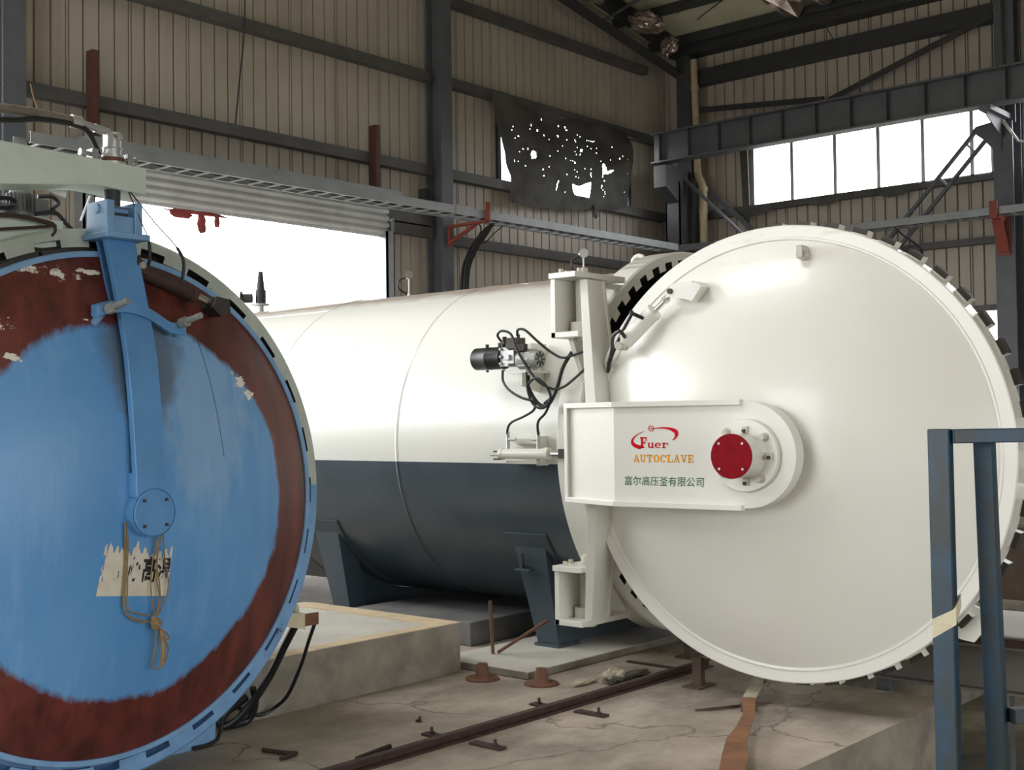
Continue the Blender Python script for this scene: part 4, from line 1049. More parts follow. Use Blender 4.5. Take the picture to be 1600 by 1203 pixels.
# saddle under the old shell, and the switch bracket on the ring
b = MB(); b.prism([(BX - .8, .0), (BX + .8, .0), (BX + .85, .6)] + [(BX + 1.065 * cos(radians(a)), BZ + 1.065 * sin(radians(a))) for a in range(-36, -145, -6)] + [(BX - .85, .6)], lambda a, z, t: (a, t, z), 5.20, 5.26)
b.build('saddle', 'blue_steel_light', BA)
b = MB(); b.hexa([(3.84, 4.88, .60), (3.99, 4.86, .565), (3.99, 4.90, .565), (3.84, 4.94, .60), (3.87, 4.88, .655), (3.99, 4.86, .645), (3.99, 4.90, .645), (3.87, 4.94, .655)]); b.box(3.985, 4.095, 4.88, 4.895, .575, .635, 1); b.tube([(3.975, 4.9, .62), (3.985, 4.93, .68)], .016, 8)
b.build('switch_bracket', ['tape', 'rust_brown'], BA)
# cord looped on the hub
R = empty('cord', (2.93, 4.56, 1.14)); tag(R, 'looped tan cord knotted and hanging from the blue hub cap', 'cord')
loops = [
 [(2.790, 4.53, 1.20), (2.807, 4.550, 1.081), (2.797, 4.555, .925), (2.80, 4.56, .833), (2.838, 4.565, .799), (2.917, 4.56, .773)],
 [(2.783, 4.53, 1.195), (2.795, 4.555, 1.056), (2.791, 4.56, .873), (2.812, 4.565, .813), (2.868, 4.57, .776), (2.917, 4.565, .775)],
 [(2.795, 4.54, 1.17), (2.804, 4.55, .976), (2.809, 4.555, .845), (2.847, 4.56, .819), (2.917, 4.56, .799)],
 [(2.925, 4.515, 1.131), (2.915, 4.54, 1.018), (2.912, 4.548, .925), (2.926, 4.555, .844), (2.935, 4.558, .797)],
 [(2.934, 4.51, 1.131), (2.931, 4.53, 1.043), (2.939, 4.545, .949), (2.954, 4.55, .867), (2.941, 4.555, .796)],
 [(2.943, 4.52, 1.131), (2.937, 4.54, 1.016), (2.951, 4.545, .934), (2.957, 4.55, .853), (2.944, 4.555, .796)],
 [(2.958, 4.525, 1.138), (2.971, 4.535, 1.04), (2.986, 4.545, .99), (2.998, 4.55, .929), (2.991, 4.555, .863), (2.948, 4.555, .795)]]
b = MB()
for h in loops: b.tube(bez(*h, n=36), .0030, 6)
b.build('hanging_loops', 'cord_tan', R, smooth=True)
b = MB(); b.tube([(2.928, 4.555, .795), (2.933, 4.548, .775), (2.938, 4.55, .750), (2.940, 4.555, .738)], [.008, .021, .019, .010], 12); b.tube([(2.915, 4.54, .772), (2.938, 4.53, .762), (2.957, 4.545, .768)], .007, 8)
b.build('knot', 'cord_tan', R, smooth=True)
b = MB()
for h in ([(2.938, 4.55, .754), (2.941, 4.56, .668), (2.934, 4.575, .602), (2.949, 4.58, .571), (2.977, 4.58, .569), (2.981, 4.57, .635), (2.966, 4.555, .718)], [(2.953, 4.55, .741), (2.99, 4.55, .715), (3.003, 4.555, .689), (2.978, 4.555, .70), (2.953, 4.55, .736)], [(2.96, 4.55, .735), (2.99, 4.56, .682), (3.009, 4.57, .645), (3.002, 4.58, .592)]): b.tube(bez(*h, n=24), .0034, 6)
b.tube(bez((2.962, 4.55, .735), (2.972, 4.55, .663), (2.971, 4.555, .60), (2.972, 4.56, .585), n=12), .010, 6)
b.build('bow_ends', 'cord_tan', R, smooth=True)

# ================================================================== FLOOR, PLINTH, RAIL AND THINGS ON THE FLOOR
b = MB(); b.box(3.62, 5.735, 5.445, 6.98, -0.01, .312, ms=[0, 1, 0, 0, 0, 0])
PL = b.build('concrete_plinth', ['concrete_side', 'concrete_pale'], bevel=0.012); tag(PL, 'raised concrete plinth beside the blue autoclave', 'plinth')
b = MB(); b.box(5.55, 5.733, 5.447, 6.90, .3105, .3150); b.box(3.64, 5.55, 5.447, 5.56, .3105, .3150); b.build('tan_edge', 'concrete_edge', PL)  # thin tan strip along two top edges of the plinth
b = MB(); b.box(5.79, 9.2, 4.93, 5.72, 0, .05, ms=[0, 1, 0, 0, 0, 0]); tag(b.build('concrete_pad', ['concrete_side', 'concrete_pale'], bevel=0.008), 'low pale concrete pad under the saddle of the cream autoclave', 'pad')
b = MB(); b.box(6.40, 8.5, 5.98, 7.20, 0, .17, ms=[0, 1, 0, 0, 0, 0]); tag(b.build('concrete_pier', ['concrete_shaded', 'concrete_shaded'], bevel=0.008), 'concrete pier coloured dark grey for the shade under the cream and slate shell', 'pier')
b = MB(); b.box(6.2, 8.7, 7.30, 7.72, 0, .05); tag(b.build('concrete_pad', ['concrete_shaded'], bevel=0.006), 'concrete pad coloured dark for the shade under the rear saddle of the cream autoclave', 'pad')
RL = empty('floor_rail', (5.2, 4.30, 0)); tag(RL, 'rusty rail running across the slab in front of the autoclaves', 'rail')
b = MB(); b.prism([(-.045, 0), (.045, 0), (.045, .007), (.008, .012), (.008, .032), (.020, .037), (.020, .047), (-.020, .047), (-.020, .037), (-.008, .032), (-.008, .012), (-.045, .007)], lambda a, z, t: (t, 4.30 + a, z), 2.2, 6.83)
b.build('rail_bar', 'rust_dark', RL)
clip0 = None
for (x, y, s_, lab) in ((5.32, 4.405, 1, 'rusty clip plate behind the floor rail near the cream autoclave'), (5.335, 4.10, -1, 'flat clip plate with a stud in front of the floor rail near the cream autoclave'), (4.50, 4.10, -1, 'flat clip plate with a stud in front of the floor rail near the blue autoclave'), (4.48, 4.415, 1, 'short clip plate behind the floor rail near the blue autoclave')):
    if clip0 is None:
        c = empty('rail_clip', (x, y, 0)); b = MB(); b.box(x - .028, x + .028, y - .10, y + .10, 0, .012); b.build('clip_plate', 'rust_dark', c)
        b = MB(); b.cyl((x, y + .05, .012), (x, y + .05, .045), .008, 8); b.cyl((x, y + .05, .012), (x, y + .05, .022), .016, 6); b.build('stud', 'rust_dark', c); clip0 = c
    else:
        c = copy_tree(clip0); c.location = (x, y, 0)
        if s_ < 0: c.rotation_euler = (0, 0, pi)
    tag(c, lab, 'clip', 'clip plates along the floor rail')
ped0 = None
for (x, y, lab) in ((5.645, 5.18, 'rusty conical pipe stub on the floor beside the plinth corner'), (5.757, 4.80, 'rusty conical pipe stub on the floor in front of the pale pad')):
    if ped0 is None:
        c = empty('pipe_stub', (x, y, 0)); b = MB(); b.lathe([(0, 0), (.105, 0), (.105, .010), (.095, .016), (.05, .022), (.045, .03), (.032, .098), (.0, .098)], 32, origin=(x, y, 0)); b.build('cone', 'rust_brown', c, smooth=True, sharp=35); ped0 = c
    else: c = copy_tree(ped0); c.location = (x, y, 0)
    tag(c, lab, 'pipe stub', 'rusty stubs on the floor')
def floor_bar(name, pts, r, m, label, cat, group=None):
    b = MB(); b.tube([(x, y, r + z) for x, y, z in pts], r, 8); return tag(b.build(name, m), label, cat, group)
floor_bar('bent_bar', [(3.75, 4.895, 0), (3.79, 4.76, 0), (3.815, 4.72, 0), (3.79, 4.715, 0), (3.705, 4.70, 0)], .011, 'rust_dark', 'rusty hooked bar lying near the foot of the blue autoclave', 'bar', 'rusty bars on the slab')
floor_bar('bent_bar', [(3.94, 4.375, 0), (3.925, 4.405, 0), (4.05, 4.425, 0), (4.17, 4.445, 0)], .014, 'rust_dark', 'short rusty bar lying against the floor rail', 'bar', 'rusty bars on the slab')
b = MB(); b.hexa([(5.74, 3.70, 0), (5.80, 3.64, 0), (6.15, 3.46, 0), (6.13, 3.49, 0), (5.74, 3.70, .012), (5.80, 3.64, .018), (6.15, 3.46, .014), (6.13, 3.49, .012)])
tag(b.build('wood_splinter', 'wood_dark'), 'thin dark wooden splinter lying under the open cream door', 'splinter')
b = MB(); b.tube([(4.64, 4.72, .008), (4.66, 4.73, .022)], .008, 6); b.tube([(4.63, 4.735, .007), (4.655, 4.715, .007)], .007, 6)
tag(b.build('bolt', 'rust_dark'), 'tiny rusty bolt on the slab between plinth and rail', 'bolt')
# rusty steel strap running forward from under the door
ST = empty('steel_strap', (5.6, 3.3, 0)); tag(ST, 'long rust-orange steel strap on the floor under the open door', 'strap')
pts = [(6.62, 3.80, .030, .05), (6.20, 3.60, .034, .06), (5.93, 3.48, .036, .060), (5.70, 3.34, .030, .055), (5.42, 3.21, .035, .058), (5.20, 3.12, .050, .052), (4.95, 2.98, .060, .050), (4.70, 2.85, .055, .050)]
def strap(mb, pts):
    rows = []
    for i, (x, y, hw, z) in enumerate(pts):
        d = Vector((pts[min(i + 1, len(pts) - 1)][0] - pts[max(i - 1, 0)][0], pts[min(i + 1, len(pts) - 1)][1] - pts[max(i - 1, 0)][1], 0)).normalized(); n_ = Vector((-d.y, d.x, 0))
        rows.append([mb.vert(Vector((x, y, z)) + s_ * n_ * hw + Vector((0, 0, dz))) for s_, dz in ((-1, 0), (1, 0), (1, -.008), (-1, -.008))])
    for A, B in zip(rows, rows[1:]):
        for k in range(4): mb.face([A[k], A[(k + 1) % 4], B[(k + 1) % 4], B[k]])
    mb.face(rows[0]); mb.face(rows[-1][::-1])
b = MB(); strap(b, pts); b.build('strap_band', 'strap_rust', ST)
b = MB(); strap(b, [(6.60, 3.79, .031, .0515), (6.20, 3.60, .035, .0615), (5.98, 3.503, .0365, .062)]); pp = b.build('painted_end', 'rag_cloth', ST); pp['label'] = 'pale painted end of the strap'
b = MB(); b.box(6.56, 6.62, 3.76, 3.82, 0, .028); b.box(4.70, 4.78, 2.84, 2.90, 0, .045); b.box(5.88, 5.96, 3.44, 3.50, 0, .05); b.build('packing_block', 'wood_dark', ST)
# crumpled rag by the rail
def crumple(name, cx, cy, cz, rx, ry, rz, m, seed, parent=None, sub=3, amp=.5):
    bm = bmesh.new(); bmesh.ops.create_icosphere(bm, subdivisions=sub, radius=1)
    b = MB(); idx = {}
    for v in bm.verts:
        n_ = v.co.normalized(); k = 1 + amp * mnoise.noise(n_ * 2.3 + Vector((seed, 0, 0))) + amp * .6 * abs(mnoise.noise(n_ * 5 + Vector((0, seed, 0))))
        idx[v.index] = b.vert((cx + rx * n_.x * k, cy + ry * n_.y * k, max(cz + rz * n_.z * k, cz - rz * .9)))
    for f_ in bm.faces: b.face([idx[v.index] for v in f_.verts])
    bm.free(); return b.build(name, m, parent)
RG = empty('rag', (6.1, 4.50, 0)); tag(RG, 'crumpled beige and brown rag lying behind the floor rail', 'rag')
crumple('cloth_heap', 6.08, 4.50, .035, .10, .055, .04, 'rag_cloth', 1.3, RG); crumple('cloth_fold', 6.22, 4.47, .02, .17, .035, .022, 'rag_grey', 4.1, RG); crumple('cloth_strip', 5.92, 4.60, .012, .10, .03, .013, 'rag_cloth', 7.7, RG); crumple('cloth_end', 6.05, 4.46, .02, .07, .03, .022, 'rag_grey', 9.2, RG)
# rusty angle-iron props leaning under the shell
floor_bar('steel_prop', [(6.10, 5.50, .042), (6.09, 5.51, .39)], .012, 'rust_brown', 'upright rusty rod standing on the pale pad below the slate shell', 'rod', 'rusty rods by the saddle')
floor_bar('steel_prop', [(6.12, 5.475, .050), (6.32, 5.20, .265)], .011, 'rust_brown', 'slanting rusty rod propped against the front saddle leg', 'rod', 'rusty rods by the saddle')
for x, y, lab in ((6.28, 4.02, 'rusty foot post standing behind the floor rail under the cream door'), (7.02, 4.56, 'dark short post under the mouth of the cream autoclave')):
    b = MB(); b.box(x - .09, x + .09, y - .06, y + .06, 0, .012); b.box(x - .022, x + .022, y - .03, y + .03, .012, .17)
    tag(b.build('support_post', 'wood_dark'), lab, 'post', 'short posts near the door')
# flat bar across the floor in front of the pad
b = MB(); b.bar((6.62, 4.78, .006), (6.62, 4.36, .006), .03, .012); tag(b.build('flat_bar', 'rust_dark'), 'dark flat bar lying on the slab between pad and rail', 'bar')
# cables hanging from the switch bracket of the blue autoclave
CB = [([(3.994, 4.93, .59), (4.008, 5.05, .453), (4.017, 5.162, .311), (3.975, 5.242, .176), (3.921, 5.323, .065), (3.888, 5.395, .022), (3.869, 5.405, .05), (3.913, 5.405, .092), (4.032, 5.40, .144)], .020, 'thick black cable curling on the floor beside the blue autoclave'),
      ([(4.086, 4.90, .58), (4.15, 5.03, .46), (4.208, 5.164, .313), (4.207, 5.27, .148), (4.204, 5.377, .065), (4.13, 5.41, .032), (4.047, 5.41, .064), (3.993, 5.41, .098)], .010, 'thin black cable looping from the brown switch plate to the floor')]
for pts_, r_, lab in CB:
    b = MB(); b.tube(bez(*pts_, n=48), r_, 10); tag(b.build('cable', 'black_rubber', smooth=True), lab, 'cable')
b = MB(); b.tube(bez((3.999, 5.30, .213), (4.042, 5.336, .117), (4.03, 5.373, .035), (3.969, 5.39, .018), (3.897, 5.39, .018), n=24), .018, 10); tag(b.build('cable', 'black_rubber', smooth=True), 'short black cable loop lowest beside the blue lock ring', 'cable')
b = MB(); b.tube(bez((3.70, 5.19, .40), (3.735, 5.20, .19), (3.72, 5.20, .05), (3.66, 5.19, .012), (3.55, 5.18, .012), n=24), .010, 8); tag(b.build('cable', 'black_rubber', smooth=True), 'thin dark wire bending onto the floor under the blue lock ring', 'cable')

# ================================================================== CABLE TRAYS
def tray(p0, p1, inward, label, nr, h=0.13, wdt=0.42):
    p0, p1 = Vector(p0), Vector(p1); d = (p1 - p0).normalized(); n_ = Vector(inward)
    root = empty('cable_tray', tuple(p0)); tag(root, label, 'cable tray', 'cable trays along the walls')
    for k in (0, 1):
        q = n_ * wdt * k; b = MB(); s_ = 1 if k == 0 else -1
        b.bar(p0 + q + Vector((0, 0, h / 2)), p1 + q + Vector((0, 0, h / 2)), .006, h)
        b.bar(p0 + q + n_ * .018 * s_ + Vector((0, 0, .003)), p1 + q + n_ * .018 * s_ + Vector((0, 0, .003)), .036, .005)
        b.bar(p0 + q + n_ * .010 * s_ + Vector((0, 0, h)), p1 + q + n_ * .010 * s_ + Vector((0, 0, h)), .026, .005)
        b.build('side_rail', 'grey_galvanised', root)
    L = (p1 - p0).length
    for i in range(nr):
        c = p0 + d * (L * (i + .5) / nr); b = MB(); b.bar(c + Vector((0, 0, .012)), c + n_ * wdt + Vector((0, 0, .012)), .035, .018); b.build('rung', 'grey_galvanised', root)
    return root
T1 = tray((7.2, 13.72, 4.935), (20.95, 13.72, 4.965), (0, 1, 0), 'grey ladder cable tray along the gable wall above the roller door', 46)
b = MB(); b.box(14.45, 14.75, 13.706, 13.716, 4.94, 5.10); b.build('splice_plate', 'grey_galvanised', T1)
b = MB()
for i, (yy, zz, r_) in enumerate(((13.85, .05, .022), (13.93, .045, .018), (14.01, .042, .015))): b.tube([(7.3, yy, 4.94 + zz), (14.4, yy, 4.955 + zz), (20.7, yy, 4.97 + zz)], r_, 8)
b.build('tray_cables', 'black_rubber', T1)
T2 = tray((21.5, 13.2, 5.03), (21.5, 3.0, 5.03), (1, 0, 0), 'grey ladder cable tray along the side wall under the long window', 34)
b = MB(); b.tube([(21.65, 13.0, 5.075), (21.65, 3.2, 5.075)], .02, 8); b.tube([(21.77, 13.0, 5.07), (21.77, 3.2, 5.07)], .015, 8); b.build('tray_cables', 'black_rubber', T2)
b = MB(); b.tube(bez((21.6, 9.45, 5.05), (21.6, 9.3, 4.88), (21.6, 9.0, 4.62), (21.6, 8.95, 4.40), (21.6, 8.95, 3.0), n=24), .022, 8); b.build('drop_cable', 'black_rubber', T2)
# corner link between the trays
b = MB(); b.hexa([(20.97, 13.72, 4.95), (21.49, 13.22, 5.03), (21.93, 13.22, 5.03), (20.97, 14.08, 4.95), (20.97, 13.72, 5.08), (21.49, 13.22, 5.15), (21.93, 13.22, 5.15), (20.97, 14.08, 5.08)])
b.build('tray_corner', 'column_steel', T1)
def red_bracket(name, pts, m, label):
    b = MB()
    for p0, p1, w_, h_ in pts: b.bar(p0, p1, w_, h_)
    return tag(b.build(name, m), label, 'bracket', 'red cable tray brackets')
red_bracket('tray_bracket', [((15.18, 14.595, 4.905), (15.18, 13.66, 4.905), .09, .04), ((15.18, 13.675, 4.88), (15.18, 13.675, 5.22), .09, .03), ((15.18, 14.57, 4.62), (15.18, 13.95, 4.88), .07, .04), ((15.18, 14.585, 4.56), (15.18, 14.585, 4.92), .08, .025)], 'bracket_red', 'red steel bracket carrying the tray at the gable wall column')
red_bracket('tray_bracket', [((21.945, 7.60, 4.99), (21.44, 7.60, 4.99), .14, .06), ((21.45, 7.60, 4.97), (21.45, 7.60, 5.26), .14, .03), ((21.91, 7.60, 4.42), (21.62, 7.60, 4.96), .18, .06), ((21.93, 7.60, 4.36), (21.93, 7.60, 5.0), .22, .03)], 'bracket_red', 'red steel bracket carrying the tray at the right-hand column')
# bundle of cables dropping beside the gable column
CBN = empty('cable_bundle', (15.25, 14.4, 4.9)); tag(CBN, 'bundle of black cables dropping from the tray beside the gable column', 'cables')
for i, (dx, r_) in enumerate(((0, .030), (.07, .024), (.12, .020), (-.06, .012), (.42, .010))):
    b = MB()
    if i < 4: b.tube(bez((15.62 + dx * 1.5 - .1 * i, 13.95, 4.93), (15.52 + dx, 14.1, 4.80), (15.40 + dx, 14.30, 4.45), (15.38 + dx, 14.45, 3.9), (15.38 + dx, 14.45, 2.0), (15.38 + dx, 14.45, .0), n=40), r_, 8)
    else: b.tube(bez((15.85, 13.95, 4.92), (15.84, 14.3, 4.7), (15.82, 14.75, 4.2), (15.82, 14.75, .0), n=24), r_, 6)
    b.build('cable_strand', 'black_rubber', CBN, smooth=True)

# ================================================================== TARPAULIN OVER THE GABLE WINDOW
rng = random.Random(11); NU, NV = 240, 110
def tarp_pt(u, v):
    xl = 16.50 + .04 * v; xr = 20.74 - .05 * v
    pull = (.46 * max(0, min(1, (v - .30) / .44)) ** 1.1) * max(0, 1 - u * 4)
    x = xl + (xr - xl) * u + pull
    ztop = 7.52 - .10 * sin(pi * u) ** .8 * (1 - .25 * u) + .04 * sin(u * 23) * sin(pi * u); zbot = 5.56 + .33 * u ** 1.3 - .06 * sin(pi * u * 1.1) + .02 * sin(u * 40)
    z = ztop + (zbot - ztop) * v
    fold = .045 * sin(9 * (u * 1.3 + v * .7)) + .04 * sin(17 * (u - v * .6)) * (1 - v) + .03 * mnoise.noise(Vector((u * 9, v * 7, 0)))
    return (x, WY - .27 - fold - .05 * sin(pi * v), z)
def in_poly(u, v, P):
    r = False; n = len(P)
    for i in range(n):
        (x1, y1), (x2, y2) = P[i], P[(i + 1) % n]
        if (y1 > v) != (y2 > v) and u < (x2 - x1) * (v - y1) / (y2 - y1) + x1: r = not r
    return r
tears = [[(.545, .715), (.60, .735), (.685, .690), (.675, .80), (.655, .875), (.615, .905), (.575, .86), (.555, .79)],
         [(.765, .455), (.780, .445), (.792, .545), (.845, .535), (.815, .575), (.775, .575), (.762, .555)]]
holes = []
def hole(u, v, ru, rv): holes.append((u, v, ru, rv))
hole(.262, .475, .015, .038); hole(.60, .35, .009, .018)
for i in range(80):
    u = min(.96, max(.05, rng.gauss(.52, .22))); v = min(.95, max(.10, rng.gauss(.44, .20))); hole(u, v, rng.uniform(.0018, .0034), rng.uniform(.004, .0075))
for i in range(10): hole(.765 + .012 * sin(i), .60 + .027 * i, .0026, .006)
for i in range(7): hole(.43 + .003 * sin(i * 2), .70 + .014 * i, .0026, .008)
for i in range(9): hole(.56 + .02 * i, .19 + .04 * sin(i * .4), .0026, .005)
b = MB(); idx = [[b.vert(tarp_pt(i / NU, j / NV)) for j in range(NV + 1)] for i in range(NU + 1)]
for i in range(NU):
    for j in range(NV):
        u, v = (i + .5) / NU, (j + .5) / NV
        if any(((u - h[0]) / h[2]) ** 2 + ((v - h[1]) / h[3]) ** 2 < 1 for h in holes) or any(in_poly(u, v, P) for P in tears): continue
        b.face([idx[i][j], idx[i + 1][j], idx[i + 1][j + 1], idx[i][j + 1]])
TP = b.build('tarpaulin', 'tarp', smooth=True); tag(TP, 'ragged black tarpaulin full of holes hung over the gable window', 'tarpaulin')
crumple('torn_flap', 19.42, WY - .36, 5.66, .07, .02, .13, 'tarp', 2.2, TP)
# black film edging the long side window
b = MB(); N = 60; rows = []
rng = random.Random(2)
for i in range(N + 1):
    y = 12.98 - 3.7 * i / N; lo = 5.82 - .03 * rng.random() - .09 * max(0, sin(i * .27)) - (.22 if i < 3 else 0)
    rows.append((b.vert((WX - .21, y, 5.93)), b.vert((WX - .22, y, lo))))
for A, B in zip(rows, rows[1:]): b.face([A[0], B[0], B[1], A[1]])
FB = b.build('black_film', 'tarp'); tag(FB, 'ragged strip of black plastic film hanging under the long side window', 'plastic film')
b = MB(); b.hexa([(WX - .22, 12.98, 5.6), (WX - .20, 12.98, 5.6), (WX - .2, 12.84, 5.95), (WX - .22, 12.84, 5.95), (WX - .22, 13.05, 7.2), (WX - .20, 13.05, 7.2), (WX - .2, 12.87, 7.2), (WX - .22, 12.87, 7.2)]); b.build('side_strip', 'tarp', FB)

# ================================================================== DOWNPIPE, BRACES, ROOF FOIL, LOOSE THINGS
DP = empty('downpipe', (22.0, 13.9, 3)); tag(DP, 'cream plastic downpipe in the corner beside the darkened column', 'downpipe')
b = MB(); b.tube([(22.12, 14.02, 9.15), (22.12, 13.98, 7.0), (22.12, 13.97, 6.75)], .075, 16); b.tube([(22.12, 13.97, 6.80), (22.115, 13.955, 6.70), (22.10, 13.92, 6.62), (22.065, 13.835, 6.48), (22.05, 13.80, 6.38)], .078, 16); b.tube([(22.05, 13.80, 6.40), (22.05, 13.80, 0)], .085, 16)
b.build('pipe_run', 'pvc_cream', DP, smooth=True)
for z_, x_, y_, r_ in ((8.55, 22.12, 14.005, .088), (6.36, 22.05, 13.80, .098), (5.9, 22.05, 13.80, .093)): b = MB(); b.tube([(x_, y_, z_ - .05), (x_, y_, z_ + .05)], r_, 16); b.build('pipe_collar', 'pvc_cream', DP, smooth=True)

BR = empty('column_brace', (22.0, 7.9, 6.5)); tag(BR, 'laced double-angle brace slanting down from the right-hand column across the long window', 'brace')
for k in (-1, 1):
    o_ = Vector((0, .085 * k, .095 * k)); b = MB(); b.bar(Vector((22.0, 7.95, 6.58)) + o_, Vector((22.0, 10.15, 4.25)) + o_, .06, .07, (1, 0, 0)); b.build('brace_angle', 'column_steel', BR)
for t in (.10, .33, .56, .79):
    c = Vector((22.0, 7.95, 6.58)).lerp(Vector((22.0, 10.15, 4.25)), t); b = MB(); b.bar(c + Vector((0, .11, .125)), c - Vector((0, .11, .125)), .04, .012, (1, 0, 0)); b.build('lacing_bar', 'grey_galvanised', BR)
b = MB(); b.prism([(7.60, 6.76), (8.04, 6.70), (8.12, 6.62), (7.92, 6.45), (7.75, 6.25), (7.60, 6.2)], lambda a, z, t: (t, a, z), 21.92, 21.945); b.build('gusset_plate', 'column_steel', BR)
BR2 = empty('column_brace', (22.0, 14.2, 6.6)); tag(BR2, 'dark brace slanting down from the corner column past the downpipe', 'brace')
b = MB(); b.bar((21.86, 14.15, 6.62), (21.86, 12.45, 4.98), .05, .09, (1, 0, 0)); b.build('brace_angle', 'column_steel', BR2)
b = MB(); b.bar((22.21, 13.75, 6.35), (22.21, 12.3, 5.0), .10, .05, (1, 0, 0)); b.build('brace_angle', 'column_steel', BR2)
b = MB(); b.prism([(7.55, 6.75), (7.3, 6.35), (7.0, 6.25), (7.0, 6.22), (7.32, 6.32), (7.6, 6.72)], lambda a, z, t: (t, a, z), 21.9, 21.93); tag(b.build('stay_strip', 'white_paint'), 'thin pale stay strip right of the gusset on the right-hand column', 'strip')
# torn insulation foil under the roof
foils = [(20.25, 13.92, .42, .26, .17, 3.1, 'shiny brown crumpled foil hanging between two roof purlins near the corner', 9.47), (21.10, 13.95, .13, .16, .16, 5.2, 'small tuft of foil hanging at the end of the roof purlin nearest the corner', 9.20), (18.45, 13.85, .28, .28, .10, 8.4, 'crinkled foil scrap under the roof left of the largest foil bundle', 9.55)]
for x, y, rx, ry, rz, sd, lab, z_ in foils:
    tag(crumple('insulation_foil', x, y, z_, rx, ry, rz, 'foil', sd, sub=3, amp=.55), lab, 'foil', 'torn foil under the roof')
b = MB(); N = 40; rows = []; rng = random.Random(9)
for i in range(N + 1):
    y = 11.8 - 5.5 * i / N; x = 21.9; rows.append([b.vert((x - 1.15 + .2 * rng.random(), y, eave(x) + .10 - .18 * rng.random())), b.vert((x - .6, y, eave(x) - .02 - .20 * rng.random())), b.vert((x - .22 + .14 * rng.random(), y, eave(x) - .06 - .24 * rng.random()))])
for A, B in zip(rows, rows[1:]):
    for k in (0, 1): b.face([A[k], B[k], B[k + 1], A[k + 1]])
tag(b.build('foil_sheet', 'foil'), 'long strip of loose foil sagging under the roof above the side wall', 'foil')
b = MB()
for q in (((20.9, 13.6, 9.75), (19.6, 12.0, 10.0)), ((21.3, 13.4, 9.68), (20.2, 11.2, 9.9))): b.tube([q[0], q[1]], .012, 6)
tag(b.build('roof_rod', 'dark_steel'), 'pair of thin tie rods under the pale roof boards', 'tie rod')
def wire(name, pts, r, m, label):
    b = MB(); b.tube(bez(*pts, n=20), r, 6); return tag(b.build(name, m, smooth=True), label, 'wire')
wire('hanging_wire', [(21.97, 10.75, 9.40), (21.97, 10.72, 9.30), (21.95, 10.88, 9.15), (21.95, 10.75, 8.85)], .010, 'wood_dark', 'thin brown wire dangling from the roof in front of the side wall')
wire('hanging_wire', [(11.12, 14.78, 9.2), (11.10, 14.80, 7.5), (11.0, 14.8, 6.6), (10.96, 14.85, 5.95)], .012, 'dark_steel', 'thin dark wire hanging down the gable wall above the roller door')
wire('tie_wire', [(2.52, 4.80, 3.01), (2.535, 4.80, 2.95), (2.546, 4.785, 2.90), (2.55, 4.785, 2.85), (2.54, 4.79, 2.84)], .003, 'cord_tan', 'pale tie wire knotted round the pipe over the blue autoclave')
b = MB(); b.box(14.86, 14.98, WY - .18, WY - .01, 5.22, 5.56); tag(b.build('junction_box', 'dark_steel'), 'small dark box on the gable wall left of the column', 'box')
RC = empty('red_cloth', (10.3, 14.6, 4.6)); tag(RC, 'tattered red cloth hanging under the roller shutter', 'cloth')
for x, z_, rx, rz, sd in ((10.02, 4.55, .16, .06, 1.1), (10.36, 4.45, .06, .15, 2.7), (10.62, 4.52, .04, .10, 6.1), (10.3, 4.60, .45, .03, 8.8)): crumple('cloth_tatter', x, WY - .16, z_, rx, .02, rz, 'red_cloth', sd, RC)

# ================================================================== TRANSFER TROLLEY BESIDE THE SLAB
TC = empty('transfer_trolley', (7.5, 2.2, PITF)); tag(TC, 'steel transfer trolley with a pale deck plate behind the open cream door', 'trolley')
for x0 in (6.98, 8.0):
    b = MB(); b.box(x0, x0 + .14, .4, 3.50, .285, .30); b.box(x0, x0 + .14, .4, 3.50, .035, .05); b.box(x0 + .065, x0 + .075, .4, 3.50, .05, .285); b.build('side_beam', 'beam_grey', TC)
    b = MB(); b.box(x0 + .01, x0 + .06, .4, 3.50, .30, .345); b.build('track_rail', 'rust_dark', TC)
b = MB(); b.box(7.10, 8.02, .4, 3.50, .33, .345); b.build('deck_plate', 'white_paint', TC)
b = MB(); b.box(7.14, 7.98, .5, 3.4, .29, .33); b.build('cross_frame', 'dark_steel', TC)
for x, y in ((7.05, 3.2), (7.05, 2.50), (7.05, .9), (8.07, 3.2), (8.07, .9)):
    b = MB(); b.box(x - .04, x + .04, y - .04, y + .04, PITF, .035); b.build('trolley_leg', 'girt_steel', TC)
b = MB(); b.box(7.25, 7.45, 2.20, 2.32, -.28, -.02); b.build('control_box', 'grey_galvanised', TC)
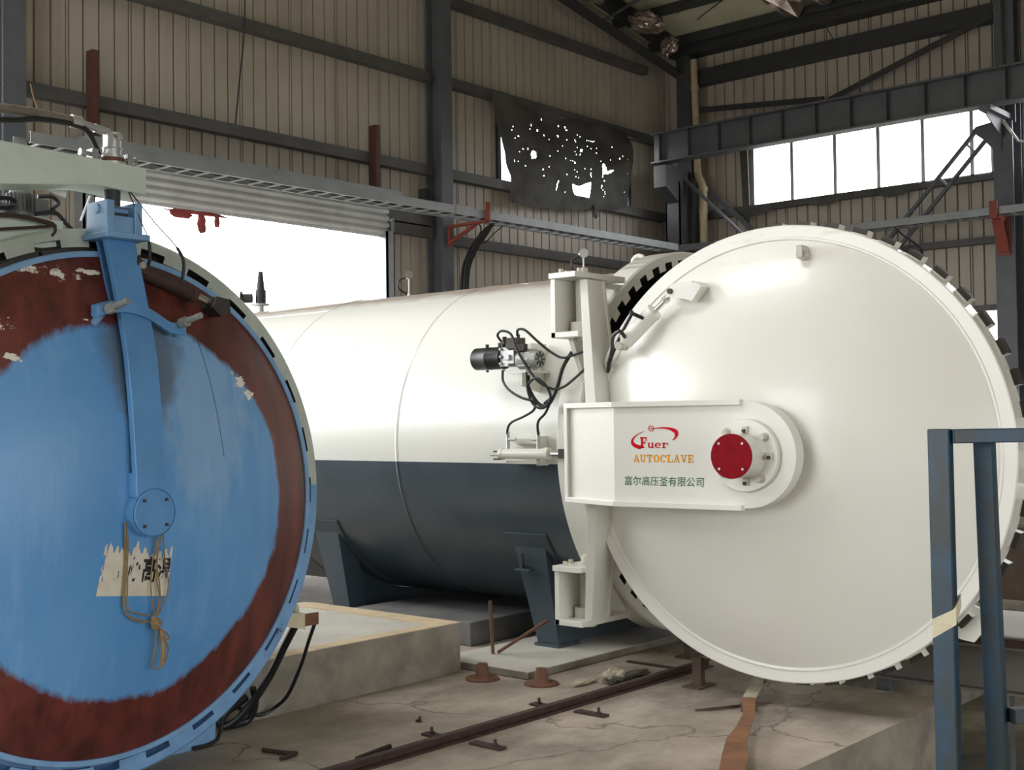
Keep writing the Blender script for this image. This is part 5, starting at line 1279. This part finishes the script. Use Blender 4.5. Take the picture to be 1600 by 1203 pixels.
# timber and steel beyond the trolley
for i, (x, y0, y1, z0, z1, m_, lab) in enumerate(((10.8, 2.2, 4.2, PITF, .62, 'wood_dark', 'dark timber baulk lowest of the stack behind the trolley'), (10.85, 2.4, 4.0, .62, .76, 'concrete_side', 'grey plank second from the bottom of the timber stack'), (10.9, 2.3, 4.1, .76, .92, 'wood_dark', 'brown timber third from the bottom of the stack'), (10.95, 2.5, 3.9, .92, 1.02, 'rust_brown', 'reddish brown plank topmost of the timber stack'))):
    b = MB(); b.box(x, x + .35, y0, y1, z0, z1); b.box(x - .01, x + .0, y0 + .1, y1 - .1, z0 + .02, z0 + .04); tag(b.build('timber_baulk', m_), lab, 'timber', 'timber stacked behind the trolley')
b = MB(); b.hexa([(10.95, 3.35, 1.02), (11.25, 3.35, 1.02), (11.25, 3.75, 1.02), (10.95, 3.75, 1.02), (10.95, 3.55, 1.32), (11.25, 3.55, 1.32), (11.25, 3.58, 1.32), (10.95, 3.58, 1.32)])
tag(b.build('blue_wedge', 'blue_paint'), 'blue wedge-shaped block on top of the timber stack', 'block')

# ================================================================== BLUE RAILING IN THE FOREGROUND
RA = empty('steel_railing', (3.85, 1.45, PITF)); tag(RA, 'worn dark blue steel railing standing in front of the open cream door', 'railing')
def post(x, y, z1, lean, wx, wy, name='post'):
    b = MB(); b.hexa([(x, y, PITF), (x + wx, y, PITF), (x + wx, y + wy, PITF), (x, y + wy, PITF), (x + lean[0], y + lean[1], z1), (x + lean[0] + wx, y + lean[1], z1), (x + lean[0] + wx, y + lean[1] + wy, z1), (x + lean[0], y + lean[1] + wy, z1)])
    return b.build(name, 'railing_blue', RA, bevel=0.004)
p1_ = post(3.775, 1.482, 1.553, (-.006, .006), .036, .070)
p2_ = post(3.935, 1.375, 1.535, (-.030, .030), .034, .062)
b = MB(); b.bar((3.79, 1.495, 1.53), (4.35, 1.075, 1.53), .05, .044); b.build('top_rail', 'railing_blue', RA, bevel=0.003)
b = MB(); b.bar((3.94, 1.38, .655), (4.4, 1.04, .655), .05, .046); b.build('mid_rail', 'railing_blue', RA, bevel=0.003)
post(4.33, 1.06, 1.51, (0, 0), .036, .066)
b = MB(); b.hexa([(3.770, 1.479, .95), (3.814, 1.479, 1.0), (3.814, 1.555, .95), (3.770, 1.555, .90), (3.770, 1.479, 1.0), (3.814, 1.479, 1.04), (3.814, 1.555, 1.0), (3.770, 1.555, .96)])
tq = b.build('tape_wrap', 'tape', p1_); tq['label'] = 'cream tape wrapped round the post'
